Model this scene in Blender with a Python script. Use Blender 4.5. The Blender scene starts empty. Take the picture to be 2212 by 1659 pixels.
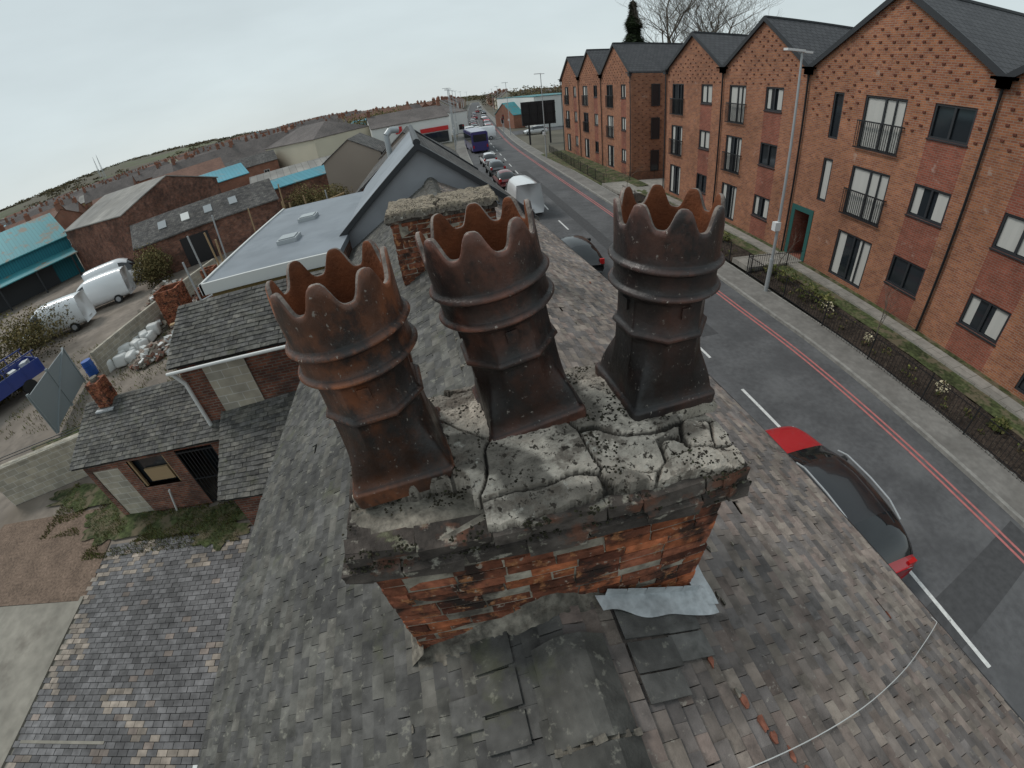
import bpy, math, random, bmesh
from mathutils import Vector, Matrix, noise
random.seed(7)
D=bpy.data; SC=bpy.context.scene; COL=SC.collection
H=8.2
R=random.random
def U(a,b): return a+(b-a)*random.random()

# ---------------- materials ----------------
def nn(nt,t,**k):
    n=nt.nodes.new(t)
    for a,b in k.items(): setattr(n,a,b)
    return n
def ramp(nt,stops):
    r=nn(nt,'ShaderNodeValToRGB'); e=r.color_ramp.elements
    while len(e)<len(stops): e.new(.5)
    for i,(p,c) in enumerate(stops):
        e[i].position=p; e[i].color=(c[0],c[1],c[2],1) if hasattr(c,'__len__') else (c,c,c,1)
    return r
def mixc(nt,a,b,fac=1.0,mode='MULTIPLY'):
    m=nn(nt,'ShaderNodeMix',data_type='RGBA',blend_type=mode)
    for s,i in ((a,6),(b,7),(fac,0)):
        if hasattr(s,'is_output') : nt.links.new(s,m.inputs[i])
        elif i==0: m.inputs[0].default_value=s
        else: m.inputs[i].default_value=(s[0],s[1],s[2],1)
    return m.outputs[2]
def noi(nt,vec,scale,detail=2,rough=.55):
    n=nn(nt,'ShaderNodeTexNoise'); n.inputs['Scale'].default_value=scale; n.inputs['Detail'].default_value=detail; n.inputs['Roughness'].default_value=rough
    nt.links.new(vec,n.inputs['Vector']); return n.outputs[0]
MATS={}
def mat(name,col,rough=.85,var=.25,sc=3.0,big=.3,bump=0.0,bsc=40,tint=False,tex=None,stain=None,metal=0,spec=.3):
    m=D.materials.new(name); m.use_nodes=True; nt=m.node_tree; bs=nt.nodes['Principled BSDF']
    bs.inputs['Roughness'].default_value=rough; bs.inputs['Metallic'].default_value=metal
    bs.inputs['Specular IOR Level'].default_value=spec
    tc=nn(nt,'ShaderNodeTexCoord'); ob=tc.outputs['Object']
    bh=None
    if tex:
        w,r,mo,c1,c2,cm,bst=tex
        bt=nn(nt,'ShaderNodeTexBrick'); nt.links.new(tc.outputs['UV'],bt.inputs['Vector'])
        bt.inputs['Scale'].default_value=1; bt.inputs['Brick Width'].default_value=w; bt.inputs['Row Height'].default_value=r
        bt.inputs['Mortar Size'].default_value=mo; bt.inputs['Mortar Smooth'].default_value=.2; bt.inputs['Bias'].default_value=0
        for k,c in (('Color1',c1),('Color2',c2),('Mortar',cm)): bt.inputs[k].default_value=(*c,1)
        base=bt.outputs['Color']; bh=(bt.outputs['Fac'],bst) if bst else None
    else: base=(col[0],col[1],col[2])
    c=base
    if var>.1:
        r1=ramp(nt,[(.3,1-var),(.7,1+var)]); nt.links.new(noi(nt,ob,sc),r1.inputs[0]); c=mixc(nt,base,r1.outputs[0])
    if big>.1:
        r2=ramp(nt,[(.3,1-big),(.7,1+big)]); nt.links.new(noi(nt,ob,sc*.13,2),r2.inputs[0])
        c=mixc(nt,c,r2.outputs[0])
    if tint:
        a=nn(nt,'ShaderNodeAttribute',attribute_name='tint'); c=mixc(nt,c,a.outputs['Color'])
    if stain:
        for (scol,ssc,lo,hi,amt) in stain:
            rs=ramp(nt,[(lo,0),(hi,amt)]); nt.links.new(noi(nt,ob,ssc,4,.65),rs.inputs[0]); c=mixc(nt,c,scol,rs.outputs[0],'MIX')
    if hasattr(c,'is_output'): nt.links.new(c,bs.inputs['Base Color'])
    else: bs.inputs['Base Color'].default_value=(*c,1)
    if bump or bh:
        b=nn(nt,'ShaderNodeBump'); b.inputs['Distance'].default_value=.01
        if bump:
            b.inputs['Strength'].default_value=bump; nt.links.new(noi(nt,ob,bsc,3,.6),b.inputs['Height'])
        else:
            b.inputs['Strength'].default_value=bh[1]; b.invert=True; nt.links.new(bh[0],b.inputs['Height'])
        nt.links.new(b.outputs[0],bs.inputs['Normal'])
    MATS[name]=m; return m
def flat(name,col,rough=.6,metal=0,spec=.4): return mat(name,col,rough,.0,4,.0,metal=metal,spec=spec)

class MB:
    def __init__(s): s.v=[];s.f=[];s.m=[];s.t=[]
    def face(s,pts,mi=0,t=(1,1,1)):
        n=len(s.v); s.v+= [tuple(p) for p in pts]; s.t+=[t]*len(pts); s.f.append(tuple(range(n,n+len(pts)))); s.m.append(mi)
    def hexa(s,p,mi=0,t=(1,1,1)):
        n=len(s.v); s.v+=[tuple(q) for q in p]; s.t+=[t]*8
        for q in ((3,2,1,0),(4,5,6,7),(0,1,5,4),(1,2,6,5),(2,3,7,6),(3,0,4,7)):
            s.f.append(tuple(n+i for i in q)); s.m.append(mi)
    def box(s,x0,x1,y0,y1,z0,z1,mi=0,t=(1,1,1),j=0):
        p=[(x0,y0,z0),(x1,y0,z0),(x1,y1,z0),(x0,y1,z0),(x0,y0,z1),(x1,y0,z1),(x1,y1,z1),(x0,y1,z1)]
        if j: p=[(a+U(-j,j),b+U(-j,j),c+U(-j,j)) for a,b,c in p]
        s.hexa(p,mi,t)
    def obox(s,c,sx,sy,sz,rz=0,mi=0,t=(1,1,1),rx=0,ry=0):
        M=Matrix.Translation(c)@Matrix.Rotation(rz,4,'Z')@Matrix.Rotation(rx,4,'X')@Matrix.Rotation(ry,4,'Y')
        p=[M@Vector((a*sx/2,b*sy/2,d*sz/2)) for a,b,d in ((-1,-1,-1),(1,-1,-1),(1,1,-1),(-1,1,-1),(-1,-1,1),(1,-1,1),(1,1,1),(-1,1,1))]
        s.hexa(p,mi,t)
    def cyl(s,a,b,r0,r1=None,n=10,mi=0,t=(1,1,1),cap=True):
        a=Vector(a);b=Vector(b); r1=r0 if r1 is None else r1
        d=(b-a)
        if d.length<1e-6: return
        d.normalize(); u=d.orthogonal().normalized(); w=d.cross(u)
        k=len(s.v)
        for c,r in ((a,r0),(b,r1)):
            for i in range(n):
                q=2*math.pi*i/n; s.v.append(tuple(c+u*(r*math.cos(q))+w*(r*math.sin(q)))); s.t.append(t)
        for i in range(n):
            j=(i+1)%n; s.f.append((k+i,k+j,k+n+j,k+n+i)); s.m.append(mi)
        if cap:
            s.f.append(tuple(k+i for i in reversed(range(n)))); s.m.append(mi); s.f.append(tuple(k+n+i for i in range(n))); s.m.append(mi)
    def grid(s,P,nu,nv,mi=0,tf=None):
        k=len(s.v)
        for i in range(nu):
            for j in range(nv):
                p=P(i/(nu-1),j/(nv-1)); s.v.append(tuple(p)); s.t.append(tf(p) if tf else (1,1,1))
        for i in range(nu-1):
            for j in range(nv-1):
                s.f.append((k+i*nv+j,k+(i+1)*nv+j,k+(i+1)*nv+j+1,k+i*nv+j+1)); s.m.append(mi)
    def build(s,name,mats,parent=None,loc=(0,0,0),rz=0,smooth=False):
        me=D.meshes.new(name); me.from_pydata(s.v,[],s.f)
        for m in mats: me.materials.append(MATS[m] if isinstance(m,str) else m)
        me.polygons.foreach_set('material_index',s.m)
        if smooth: me.polygons.foreach_set('use_smooth',[True]*len(s.f))
        at=me.attributes.new('tint','FLOAT_COLOR','POINT'); at.data.foreach_set('color',[x for t in s.t for x in (t[0],t[1],t[2],1.0)])
        uv=me.uv_layers.new(name='UVMap'); buf=[0.0]*(2*len(me.loops)); vs=me.vertices
        for p in me.polygons:
            n=p.normal
            if abs(n.z)>.97 or n.length<.5: u=Vector((1,0,0)); w=Vector((0,1,0))
            else: u=Vector((-n.y,n.x,0)).normalized(); w=n.cross(u)
            for li in p.loop_indices:
                c=vs[me.loops[li].vertex_index].co; buf[2*li]=c.dot(u); buf[2*li+1]=c.dot(w)
        uv.data.foreach_set('uv',buf); me.update()
        o=D.objects.new(name,me); COL.objects.link(o); o.location=loc; o.rotation_euler=(0,0,rz)
        if parent: o.parent=parent
        return o
def empty(name,loc=(0,0,0),rz=0):
    o=D.objects.new(name,None); COL.objects.link(o); o.location=loc; o.rotation_euler=(0,0,rz); o.empty_display_size=.5; return o

mat('slate_tile',(.098,.094,.088),.85,.35,9,.25,bump=.5,bsc=60,tint=True,stain=[((.25,.24,.20),14,.60,.68,.6),((.10,.105,.05),3,.60,.72,.35),((.03,.03,.028),4,.56,.7,.6)])
mat('clay_tile',(.195,.172,.156),.85,.30,8,.2,bump=.5,bsc=60,tint=True,stain=[((.38,.35,.30),22,.63,.70,.5),((.045,.04,.036),5,.55,.72,.65)])
mat('under_roof',(.03,.028,.025),.9)
mat('stack_brick',(.26,.090,.050),.92,.45,16,.35,bump=1.0,bsc=55,tint=True,stain=[((.022,.018,.016),5,.50,.62,.88),((.46,.20,.085),13,.56,.65,.75),((.36,.31,.26),26,.63,.68,.8)])
mat('stack_mortar',(.36,.32,.26),.95,.35,20,.3,bump=1.0,bsc=60,stain=[((.05,.04,.035),5,.48,.60,.85)])
mat('cap_brick',(.075,.062,.054),.9,.45,12,.3,bump=1.0,bsc=45,tint=True,stain=[((.38,.35,.29),14,.57,.65,.75),((.18,.075,.045),5,.58,.66,.7),((.09,.10,.04),7,.62,.70,.6)])
mat('old_mortar',(.19,.17,.14),.95,.4,20,.4,bump=1.0,bsc=60,stain=[((.05,.045,.04),8,.5,.65,.7)])
mat('flaunching_mortar',(.44,.40,.345),.95,.25,22,.12,bump=1.0,bsc=85,tint=True,stain=[((.13,.105,.085),7,.55,.62,.75),((.042,.034,.027),38,.57,.62,.95),((.56,.53,.47),15,.64,.69,.6)])
mat('moss',(.028,.024,.015),1,.5,60,.0,tint=True)
mat('lead',(.46,.48,.49),.5,.2,20,.2,bump=.4,bsc=20)
mat('pot_inner',(.16,.050,.019),.75,.3,12,.3,bump=.4,bsc=90,stain=[((.02,.015,.012),4,.50,.70,.7)])
mat('spall_red',(.26,.10,.065),.95,.35,30,.2)
mat('asphalt',(.105,.105,.108),.9,.15,6,.18,stain=[((.15,.15,.15),.8,.5,.7,.5),((.075,.075,.078),.35,.52,.6,.5),((.16,.16,.16),45,.60,.66,.4)])
mat('asphalt_patch',(.072,.072,.074),.9,.15,6,.1)
mat('footway',(.20,.19,.175),.9,.15,5,.15,stain=[((.13,.12,.11),.8,.5,.7,.5)])
mat('kerb_stone',(.28,.27,.25),.9,.2,5,.1)
mat('white_paint',(.66,.66,.64),.7,.15,9,.1,stain=[((.2,.2,.2),6,.60,.68,.7)])
mat('red_paint',(.46,.16,.15),.75,.15,7,.1,stain=[((.15,.12,.12),4,.60,.70,.7)])
mat('mulch',(.038,.028,.022),1,.5,9,.3,stain=[((.11,.09,.065),12,.56,.66,.7)])
mat('grass',(.062,.076,.030),1,.5,8,.35,stain=[((.15,.12,.08),2,.48,.60,.85)])
mat('slab_path',(.30,.28,.25),.9,.12,4,.12,tex=(.6,.6,.012,(.30,.28,.25),(.25,.235,.21),(.14,.13,.11),0))
mat('new_brick',(.3,.1,.05),.9,.14,3,.16,tex=(.225,.075,.010,(.37,.145,.068),(.24,.085,.046),(.28,.21,.165),.3),stain=[((.5,.42,.36),1.3,.66,.73,.4)])
mat('new_brick_dark',(.13,.045,.03),.9,.2,3,.0)
mat('new_brick_red',(.3,.1,.05),.9,.14,3,.16,tex=(.225,.075,.010,(.29,.085,.052),(.21,.06,.038),(.22,.15,.12),.3),stain=[((.5,.42,.36),1.7,.63,.72,.45)])
mat('old_brick',(.2,.08,.05),.95,.3,3,.35,tex=(.225,.075,.012,(.24,.085,.05),(.12,.045,.032),(.17,.14,.115),.5),stain=[((.04,.03,.028),1.2,.5,.68,.65)])
mat('town_brick',(.25,.1,.06),.95,.2,.5,.25,tex=(.225,.075,.010,(.29,.11,.065),(.21,.078,.048),(.2,.16,.13),0))
mat('concrete_block',(.3,.28,.24),.95,.15,3,.15,tex=(.45,.225,.012,(.40,.355,.28),(.31,.285,.235),(.48,.45,.40),.3))
mat('roof_new',(.07,.07,.075),.75,.1,2,.1,tex=(.33,.30,.014,(.085,.085,.09),(.065,.065,.07),(.02,.02,.02),.9))
mat('roof_slate',(.1,.1,.1),.85,.3,3,.3,tex=(.28,.16,.012,(.15,.138,.128),(.08,.076,.075),(.025,.025,.025),.6),stain=[((.20,.19,.16),3,.6,.68,.6),((.09,.10,.045),1.5,.62,.75,.5)])
mat('roof_town',(.1,.1,.1),.85,.2,.3,.3,tex=(.3,.25,.012,(.16,.135,.125),(.12,.105,.10),(.05,.05,.05),0))
mat('roof_town_red',(.1,.1,.1),.85,.2,.3,.3,tex=(.3,.25,.012,(.24,.13,.095),(.18,.10,.075),(.08,.05,.04),0))
mat('grp_grey',(.20,.22,.245),.45,.12,.8,.2,stain=[((.14,.16,.18),.6,.5,.65,.6)])
mat('render_grey',(.22,.225,.24),.8,.12,1,.2)
mat('corrugated',(.26,.25,.23),.85,.2,.5,.3,tex=(.9,8,.03,(.29,.275,.25),(.24,.23,.215),(.14,.13,.12),0))
mat('blue_roof',(.06,.30,.38),.6,.0,.6,.2,tex=(.5,9,.03,(.09,.30,.37),(.075,.27,.34),(.05,.20,.25),0),stain=[((.25,.24,.22),.5,.55,.70,.7)])
mat('teal_clad',(.02,.16,.20),.6,.0,.6,.15,tex=(.3,9,.03,(.02,.17,.21),(.018,.15,.19),(.01,.09,.12),0))
mat('teal_roof',(.05,.27,.30),.6,.0,.6,.2,tex=(.4,9,.03,(.06,.25,.28),(.05,.23,.26),(.03,.16,.18),0),stain=[((.20,.13,.08),.5,.53,.62,.8)])
mat('cream_render',(.58,.53,.42),.9,.0,.8,.12)
mat('beige_render',(.34,.285,.24),.9,.0,.8,.15)
mat('white_render',(.68,.68,.66),.9,.0,.8,.12)
mat('dirt',(.22,.185,.155),1,.2,2,.22,stain=[((.14,.115,.09),.5,.5,.65,.6),((.30,.26,.22),1.3,.62,.75,.5)])
mat('brown_gravel',(.17,.12,.09),1,.35,14,.2)
mat('concrete_slab',(.25,.23,.195),.95,.15,3,.2,stain=[((.14,.12,.10),1,.55,.7,.6)])
mat('setts',(.135,.13,.126),.75,.3,5,.3,tint=True)
mat('ground_far',(.12,.11,.085),1,.3,.15,.3,stain=[((.16,.145,.125),.03,.45,.6,.6)])
mat('field',(.105,.115,.065),1,.25,.02,.3,stain=[((.12,.105,.08),.008,.44,.52,.9)])
mat('foliage',(.098,.088,.060),1,.0,1.2,.3,tint=True)
mat('bark',(.13,.11,.09),1,.0,6,.2)
flat('black_metal',(.018,.018,.02),.45)
flat('frame_dark',(.03,.032,.036),.5)
flat('galv',(.42,.44,.45),.45,.3)
flat('white_pvc',(.62,.62,.60),.5)
flat('timber',(.36,.25,.14),.85)
flat('ochre',(.36,.25,.10),.85)
flat('tarp_blue',(.03,.16,.38),.6)
flat('barrel_blue',(.02,.09,.35),.4)
flat('rubble',(.30,.24,.20),.95)
flat('sign_red',(.55,.03,.03),.5)
flat('lamp_white',(.7,.7,.7),.5)
flat('rubber',(.02,.02,.02),.8)
flat('headlamp',(.6,.6,.6),.2)
flat('tail_red',(.45,.01,.01),.3)
flat('curtain',(.50,.49,.46),.9)
flat('terracotta',(.34,.13,.07),.8)
flat('teal_tile',(.03,.11,.10),.4)
flat('gate_steel',(.22,.25,.26),.6)
flat('glass_dark',(.02,.025,.03),.08,0,.8); flat('glass_pale',(.30,.32,.33),.15,0,.8); flat('car_glass',(.012,.014,.016),.06,0,.8)
for nm,c in (('paint_red',(.42,.012,.02)),('paint_black',(.012,.012,.014)),('paint_white',(.72,.73,.74)),('paint_silver',(.35,.36,.38)),('paint_blue',(.02,.04,.20)),('paint_purple',(.035,.028,.15)),('paint_grey',(.10,.11,.12)),('paint_darkred',(.16,.012,.016))):
    m=flat(nm,c,.28,0,.6)
    m.node_tree.nodes['Principled BSDF'].inputs['Coat Weight'].default_value=.6
def potmat(name,lo,hi,off):
    m=D.materials.new(name); m.use_nodes=True; nt=m.node_tree; bs=nt.nodes['Principled BSDF']
    tc=nn(nt,'ShaderNodeTexCoord'); ob0=tc.outputs['Object']
    mp=nn(nt,'ShaderNodeMapping'); mp.inputs['Location'].default_value=(off,off*.7,off*1.3); mp.inputs['Scale'].default_value=(1,1,.7); nt.links.new(ob0,mp.inputs[0]); ob=mp.outputs[0]
    r=ramp(nt,[(.30,(.018,.014,.013)),(.46,lo),(.62,hi)]) ; nt.links.new(noi(nt,ob,4.0,4,.6),r.inputs[0])
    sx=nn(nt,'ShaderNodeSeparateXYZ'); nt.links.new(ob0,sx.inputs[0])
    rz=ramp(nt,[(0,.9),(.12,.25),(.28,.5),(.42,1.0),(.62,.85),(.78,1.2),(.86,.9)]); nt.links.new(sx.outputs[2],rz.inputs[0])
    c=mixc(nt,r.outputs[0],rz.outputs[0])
    rd=ramp(nt,[(.47,0),(.60,.90)]); nt.links.new(noi(nt,ob,6,5,.7),rd.inputs[0]); c=mixc(nt,c,(.017,.015,.015),rd.outputs[0],'MIX')
    rg=ramp(nt,[(.64,0),(.69,.75)]); nt.links.new(noi(nt,ob,55,4,.7),rg.inputs[0]); c=mixc(nt,c,(.28,.25,.22),rg.outputs[0],'MIX')
    a=nn(nt,'ShaderNodeAttribute',attribute_name='tint')
    c=mixc(nt,c,a.outputs['Color'])
    nt.links.new(c,bs.inputs['Base Color'])
    rr=ramp(nt,[(.3,.28),(.7,.58)]); nt.links.new(noi(nt,ob,20,4),rr.inputs[0]); nt.links.new(rr.outputs[0],bs.inputs['Roughness'])
    b=nn(nt,'ShaderNodeBump'); b.inputs['Strength'].default_value=.4; b.inputs['Distance'].default_value=.006
    nt.links.new(noi(nt,ob,60,5,.65),b.inputs['Height']); nt.links.new(b.outputs[0],bs.inputs['Normal'])
    bs.inputs['Specular IOR Level'].default_value=.5
    MATS[name]=m
potmat('pot_glaze_rust',(.085,.034,.019),(.19,.068,.032),3.1); potmat('pot_glaze_dark',(.034,.022,.020),(.085,.038,.028),7.7); potmat('pot_glaze_mid',(.047,.027,.022),(.12,.048,.032),12.3)

# ================= TERRACE ROOF =================
terr=empty('terraced_house')
ZR=H-1.95; ZE=H-3.4
def xr(y): return .17-.03*(y-.8)
def xR(y): return 3.2-.0625*y
def xL(y): return -2.57
Y0,Y1=-2.6,12.0
def slope_pt(side,s,y,lift=0.0):
    e=xR(y) if side>0 else xL(y)
    x=xr(y)+(e-xr(y))*s; z=ZR+(ZE-ZR)*s
    return Vector((x,y,z+lift))
def tiles(side,name,matn,pal,g,tw,cv):
    mb=MB(); L=3.35 if side>0 else 3.1
    n=int(L/g)
    for r in range(n+1):
        s0=r/n; s1=min(1.015,s0+1.4/n)
        y=Y0+(tw/2 if r%2 else 0)+U(-.01,.01)
        while y<Y1:
            w=tw*U(.97,1.0); jx=U(-.005,.005)
            q=R()
            sag=.018*noise.noise(Vector((s0*3,y*.6,side)))
            lift=.022+U(0,.006)+sag; lo=.006+sag
            t=random.choice(pal); k=U(1-cv,1+cv)*(1+.25*noise.noise(Vector((s0*4,y*1.2,side+5)))); t=(t[0]*k,t[1]*k,t[2]*k)
            if q<.002: y+=tw; continue
            dd=(U(-.012,.02) if R()<.10 else U(-.003,.004))/L
            a=slope_pt(side,s0+dd,y,lo); b=slope_pt(side,s0+dd,y+w,lo); c=slope_pt(side,s1+dd,y+w+jx,lift); d=slope_pt(side,s1+dd,y+jx,lift)
            if R()<.04: d.z-=.005; c.z+=.010
            dn=Vector((0,0,-.013))
            p=[a+dn,b+dn,c+dn,d+dn,a,b,c,d]
            if side>0: p=[p[1],p[0],p[3],p[2],p[5],p[4],p[7],p[6]]
            mb.hexa(p,0,t)
            y+=tw
    return mb.build(name,[matn],terr)
palL=[(1,1,1),(.88,.88,.89),(1.1,1.1,1.05),(.95,.95,.9),(.78,.78,.79),(1.15,1.12,1.05)]
palR=[(1,.95,.92),(.88,.86,.87),(1.2,1.12,1.05),(1.08,.98,.93),(.82,.82,.85),(1.0,.88,.84),(1.22,1.16,1.08),(.75,.75,.78)]
tiles(-1,'roof_tiles_west','slate_tile',palL,.088,.14,.18)
tiles(1,'roof_tiles_east','clay_tile',palR,.082,.13,.2)
mb=MB()
for sd in (-1,1):
    P=[slope_pt(sd,0,Y0,-.07),slope_pt(sd,1,Y0,-.07),slope_pt(sd,1,Y1,-.07),slope_pt(sd,0,Y1,-.07)]
    mb.face(P if sd>0 else P[::-1])
mb.build('roof_underlay',['under_roof'],terr)
mb=MB()
mb.face([(3.0,Y0,0),(3.0,Y0,ZE),(2.4,Y1,ZE),(2.4,Y1,0)]); mb.face([(-2.4,Y1,0),(-2.4,Y1,ZE),(-2.4,Y0,ZE),(-2.4,Y0,0)])
mb.build('walls',['old_brick'],terr)
mb=MB(); y=Y0+.1
while y<Y1-.1:
    l=.46
    if not(.78<y+l/2<1.75 or 5.6<y+l/2<6.6):
        j=U(-.008,.008); k=U(.65,1.0); t=(k,k,k*.97)
        dz=U(-.008,.008)
        for sd in (-1,1):
            w=.165
            x0=xr(y)+j; x1=xr(y+l)+j; zt=ZR+.062+dz
            for (wa,wb,za_,zb_) in ((0,.06,.0,-.012),(.06,w,-.012,-.105)):
                a=(x0+sd*wa,y+.005,zt+za_);b=(x1+sd*wa,y+l-.012,zt+za_);c=(x1+sd*wb,y+l-.012,zt+zb_); d=(x0+sd*wb,y+.005,zt+zb_)
                dn=lambda q:(q[0],q[1],q[2]-.022)
                p=[dn(a),dn(b),dn(c),dn(d),a,b,c,d]
                if sd>0: p=[p[1],p[0],p[3],p[2],p[5],p[4],p[7],p[6]]
                mb.hexa(p,0,t)
        for q in range(7):
            xx=x0-.15+q*.05; mb.obox((xx,y,zt-.012-abs(xx-x0)*.62),.052,.03,.035,U(-.2,.2),1)
    y+=l
mb.build('ridge_tiles',['slate_tile','old_mortar'],terr)
mb=MB()
for (sd,s,y,wy,ls) in ((-1,.09,.50,.17,.07),(-1,.09,.69,.16,.07),(-1,.09,.33,.15,.07),(1,.09,.50,.15,.08),(1,.09,.67,.16,.08),(1,.09,.36,.13,.07),(-1,.155,.45,.16,.06),(1,.165,.52,.14,.07),(1,.165,.67,.14,.07)):
    a=slope_pt(sd,s,y,.036);b=slope_pt(sd,s,y+wy,.036);c=slope_pt(sd,s+ls,y+wy,.046);d=slope_pt(sd,s+ls,y,.046)
    dn=Vector((0,0,-.014)); p=[a+dn,b+dn,c+dn,d+dn,a,b,c,d]
    if sd>0: p=[p[1],p[0],p[3],p[2],p[5],p[4],p[7],p[6]]
    k=U(.8,1.25); mb.hexa(p,0,(k,k,k))
mb.build('patch_slates',['slate_tile'],terr)
mb=MB()
def shard(c,s1,s2,mi,sd):
    n=9; P=[]
    for i in range(n):
        a=6.283*i/n; P.append((c[0]+s1*.5*math.cos(a)*U(.5,1.2),c[1]+s2*.5*math.sin(a)*U(.5,1.2)))
    P=[(x,y,c[2]-(x-c[0])*.5*sd) for x,y in P]; mb.face(P,mi)
    for i in range(n):
        a=P[i];b=P[(i+1)%n]; mb.face([(a[0],a[1],a[2]-.02),(b[0],b[1],b[2]-.02),b,a],mi)
for i,(s,y) in enumerate(((.225,.50),(.25,.28),(.262,.15),(.285,-.02),(.30,-.14),(.31,-.3),(.27,.08))):
    shard(slope_pt(1,s,y,.029),.04*U(.7,1.2),.12*U(.6,1.1),0,1)
for i in range(44):
    sd=random.choice((-1,1,1)); shard(slope_pt(sd,U(.1,.95),U(-1,7),.036),U(.012,.03),U(.03,.07),random.choice((0,1,1,1)),sd)
mb.build('broken_tile_fragments',['spall_red','old_mortar'],terr)
mb=MB()
for i in range(20):
    ya=Y0+(Y1-Y0)*i/20; yb=Y0+(Y1-Y0)*(i+1)/20
    mb.cyl((xR(ya)+.05,ya,ZE-.05),(xR(yb)+.05,yb,ZE-.05),.04,n=8,mi=0)
    mb.cyl((xL(ya)-.03,ya,ZE-.09),(xL(yb)-.03,yb,ZE-.09),.035,n=8,mi=0)
mb.obox((-2.63,.2,ZE-.05),.06,.9,.03,.04,1); mb.obox((-2.66,-.1,ZE-.03),.18,.16,.02,.6,1)
mb.build('gutters',['black_metal','white_pvc'],terr)
mb=MB(); pts=[]
for i in range(25):
    t=i/24; y=.30-.30*t-.10*math.sin(t*3.14); s=1.0-.86*t; pts.append(slope_pt(1,s,y,.045+.006*math.sin(i)))
for a,b in zip(pts,pts[1:]): mb.cyl(a,b,.0030,n=6)
mb.cyl(pts[0],pts[0]+Vector((.1,.35,-.2)),.0030,n=6)
mb.build('aerial_cable',['white_pvc'],terr)

# ================= CHIMNEY STACKS =================
def brickwork(mb,x0,x1,y0,y1,z0,z1,mi=0,ch=.075,bl=.225,dep=.10,jit=.004,tf=None,rnd=.01):
    z=z0; k=0
    while z<z1-.03:
        h=min(ch,z1-z)-.010; off=(k%2)*bl/2+U(-.02,.02)
        for side in range(4):
            a0,a1=(x0,x1) if side in(0,2) else (y0,y1)
            a=a0-abs(off)
            while a<a1-.02:
                L_=bl*(.5 if R()<.12 else 1)
                s=max(a,a0)+.004; e=min(a+L_,a1)-.004
                if e-s>.03:
                    o=U(-rnd,rnd); t=tf(s,z) if tf else (U(.6,1.3),)*3
                    if R()<.08: o-=.012
                    if side==0: mb.box(s,e,y0-o,y0+dep,z,z+h,mi,t,jit)
                    if side==2: mb.box(s,e,y1-dep,y1+o,z,z+h,mi,t,jit)
                    if side==1: mb.box(x1-dep,x1+o,s,e,z,z+h,mi,t,jit)
                    if side==3: mb.box(x0-o,x0+dep,s,e,z,z+h,mi,t,jit)
                a+=L_
        z+=ch; k+=1
st=empty('chimney_stack')
X0,X1,YA,YB=-.53,.92,.91,1.62
mb=MB()
def tf(x,z):
    k=U(.6,1.25)
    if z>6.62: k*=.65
    if R()<.22: return (1.55*k,1.4*k,1.1*k)
    if R()<.16: return (.4,.38,.4)
    return (k,k,k)
brickwork(mb,X0,X1,YA,YB,4.97,6.73,0,ch=.064,bl=.205,tf=tf,jit=.003,rnd=.005)
mb.box(X0+.006,X1-.006,YA+.006,YB-.006,5.0,6.72,1)
mb.build('brick_shaft',['stack_brick','stack_mortar'],st)
mb=MB()
brickwork(mb,X0-.025,X1+.025,YA-.025,YB+.025,6.745,6.81,0,jit=.006,rnd=.008)
brickwork(mb,X0-.065,X1+.055,YA-.068,YB+.055,6.81,6.877,0,jit=.009,rnd=.012)
brickwork(mb,X0-.040,X1+.03,YA-.045,YB+.03,6.877,6.957,0,jit=.012,rnd=.016,bl=.27,tf=lambda x,z:(U(.7,1.8),)*3)
mb.box(X0-.02,X1+.02,YA-.02,YB+.02,6.74,6.935,1)
mb.build('oversailing_courses',['cap_brick','old_mortar'],st)
def fl(u,v):
    x=X0-.035+(X1-X0+.07)*u; y=YA-.05+(YB-YA+.09)*v
    wv=noise.noise_vector(Vector((x*5,y*5,1)))*.14
    P=Vector((x*2.6+5,y*3.2,.3))+wv; d,pp=noise.voronoi(P)
    crack=d[1]-d[0]
    cid=noise.cell_vector(pp[0]*3.1)
    wx=noise.noise(Vector((x*6,y*6,2)))*.05+noise.noise(Vector((x*22,y*22,5)))*.018
    cx=(x-(X0+X1)/2)/((X1-X0)/2); cy=(y-(YA+YB)/2)/((YB-YA)/2)
    z=6.978+.055*(1-max(abs(cx),abs(cy))**2)+.024*cid[0]+.012*cid[1]*(y-1.2)*3+.010*noise.noise(Vector((x*9,y*9,0)))+.006*noise.noise(Vector((x*35,y*35,1)))+.003*noise.noise(Vector((x*90,y*90,1)))
    edge=.018+wx+ (.012 if x>-.05 else .12)
    ins=y-(YA-.05)-edge
    if x<-.08: ins=min(ins, y-1.06-wx+(x+.08)*.1)
    ins=min(ins,(X1+.03-x)-.02-wx*.7,(YB+.04-y)-.01-wx*.5,(x-X0)-.0-wx if x<0 else 9)
    if crack<.026: z-=.03*(1-crack/.026)
    if ins<0: z-=min(.12,-ins*14)
    return Vector((x,y,z))
def flt(p):
    wv=noise.noise_vector(Vector((p[0]*5,p[1]*5,1)))*.14
    d,pp=noise.voronoi(Vector((p[0]*2.6+5,p[1]*3.2,.3))+wv); c=d[1]-d[0]
    cid=noise.cell_vector(pp[0]*3.1)
    k=.25 if c<.016 else 1; k*=(1+.18*cid[2])*(1+.3*noise.noise(Vector((p[0]*12,p[1]*12,3))))
    q=noise.noise(Vector((p[0]*4,p[1]*4,8)))
    if p[1]>1.05: q+=.14
    if q>.16: k*=max(.42,1-(q-.16)*5)
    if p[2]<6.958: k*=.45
    return (k,k*.97,k*.95)
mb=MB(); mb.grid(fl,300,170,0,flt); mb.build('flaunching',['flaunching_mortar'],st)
bm=bmesh.new(); bmesh.ops.create_icosphere(bm,subdivisions=1,radius=1); IV=[v.co.copy() for v in bm.verts]; IF=[[v.index for v in f.verts] for f in bm.faces]; bm.free()
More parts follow.
